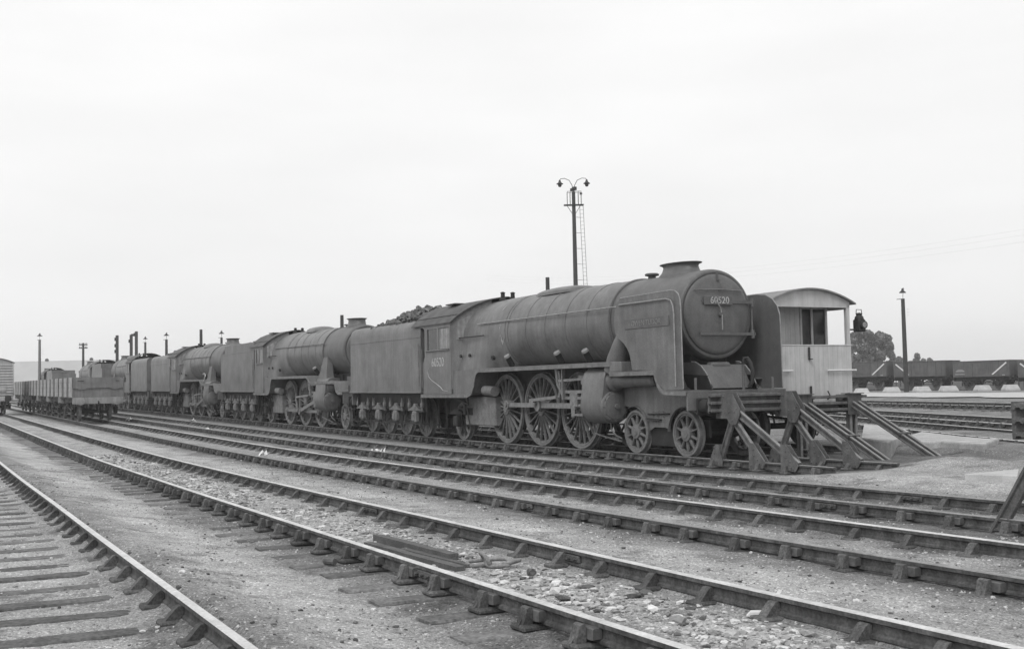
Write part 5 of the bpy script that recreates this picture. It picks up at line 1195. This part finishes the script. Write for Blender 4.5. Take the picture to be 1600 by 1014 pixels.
# round pole standing in front of nothing: stacked timbers are part of the stop at the right edge
# ------------------------------------------------------------------ trees and the far shed
def tree(label, x, ytop, w_px, depth, seed, group='trees beyond the far wagons', n=2600, lobes=None):
    P = Vector((0, 0, EYE))+(fw+rt*((x-800)/F)+up*((507-ytop)/F))*depth; zb = gz(P.x, P.y); Ht = P.z-zb; Wd = w_px*depth/F
    T = thing('tree', label, 'tree', (P.x, P.y, zb), (0, 0, 0), group); rr_ = random.Random(seed)
    t_ = MB(); t_.cyl((0, 0, -.3), (0, 0, Ht*.5), .45, .25, 10)
    cl = []
    for i in range(lobes or 26):
        a, u = rr_.uniform(0, 2*PI), rr_.random(); z = Ht*(.05+.87*u); rad = Wd/2*max(.35, math.sin(PI*min(.97, .12+.80*u**.9)))**.7*rr_.uniform(.35, .92)
        c = Vector((math.cos(a)*rad, math.sin(a)*rad, z)); cl.append((c, Wd*rr_.uniform(.07, .14)))
        if i % 3 == 0: t_.tube([(0, 0, z*.55), (c.x*.5, c.y*.5, z*.8), tuple(c)], [.14, .09, .04], 6)
    cl.append((Vector((0, 0, Ht*.93)), Wd*.13))
    t_.build('trunk', K['bark'], T); m = MB()
    for i in range(n):
        c, r = cl[rr_.randrange(len(cl))]; d_ = Vector((rr_.gauss(0, 1), rr_.gauss(0, 1), rr_.gauss(0, 1))).normalized()*r*rr_.uniform(.45, 1.08)**.6; q_ = c+Vector((d_.x, d_.y, d_.z*.85)); s_ = rr_.uniform(.16, .38)*depth/250
        a = Vector((rr_.gauss(0, 1), rr_.gauss(0, 1), rr_.gauss(0, 1))).normalized(); b_ = a.orthogonal().normalized()
        m.add([q_+a*s_, q_+b_*s_*.8, q_-a*s_, q_-b_*s_*.8+Vector((0, 0, s_*.3))], [(0, 1, 2, 3)])
    m.build('crown', K['leaf'], T, 0); return T
tree('broad round tree rising behind the brake van lamp', 1345, 513, 64, 250, 3, n=14000, lobes=90)
tree('second round tree, lower, to the right of the broad one', 1374, 519, 56, 262, 9, n=12000, lobes=80)
tree('small bush like tree left of the single lamp pole, over the wagons', 1404, 557, 22, 330, 5, n=1500, lobes=12)
tree('small flat topped tree right of the single lamp pole', 1433, 553, 30, 330, 6, n=2000, lobes=14)
tree('low far shrub beyond the wagons, right of the flat topped tree', 1452, 560, 22, 350, 8, n=1200, lobes=10)
Pa = Vector((0, 0, EYE))+(fw+rt*((-40-800)/F)+up*((507-566)/F))*330; Pb = Vector((0, 0, EYE))+(fw+rt*((300-800)/F)+up*((507-568)/F))*330
T = thing('long_shed', 'long pale shed with a ribbed roof closing the far left horizon', 'shed', (Pa.x, Pa.y, gz(Pa.x, Pa.y)), (0, 0, math.atan2(Pb.y-Pa.y, Pb.x-Pa.x))); Ls = (Pb.xy-Pa.xy).length; Hs = Pa.z-gz(Pa.x, Pa.y)
m = MB(); m.box((Ls/2, 9, Hs*.25), (Ls, 18, Hs*.5)); m.build('wall', K['shedwall'], T)
m = MB(); m.prism([(-.4, Hs*.5), (9, Hs), (18.4, Hs*.5), (18.4, Hs*.5+.25), (9, Hs+.25), (-.4, Hs*.5+.25)], 'x', -.5, Ls+.5); m.build('roof', K['shedroof'], T)
for i in range(int(Ls/5)): m = MB(); m.box((2.5+5*i, -.03, Hs*.30), (3.2, .08, Hs*.13)); m.build('window', K['glass'], T)
for i in range(int(Ls/13)): m = MB(); m.box((4+13*i, 9, Hs+.5), (.8, .8, .5)); m.lathe([(.5, 0), (.2, .25)], (4+13*i, 9, Hs+.72), (0, 0, 1), 8); m.build('roof_vent', K['lamp'], T)

# ------------------------------------------------------------------ the misty air of an overcast day
hz = MB(); hz.box((-300, 500, 29.0), (2400, 2400, 64)); hm = bpy.data.materials.new('haze'); hm.use_nodes = True; ht = hm.node_tree; ht.nodes.clear()
pv = N(ht, 'ShaderNodeVolumePrincipled'); pv.inputs['Color'].default_value = (1, 1, 1, 1); pv.inputs['Density'].default_value = .00052; pv.inputs['Anisotropy'].default_value = .1
ho = N(ht, 'ShaderNodeOutputMaterial'); ht.links.new(pv.outputs[0], ho.inputs['Volume'])
tag(hz.build('haze', hm, None, 0), kind='stuff')
sc.cycles.volume_bounces = 2
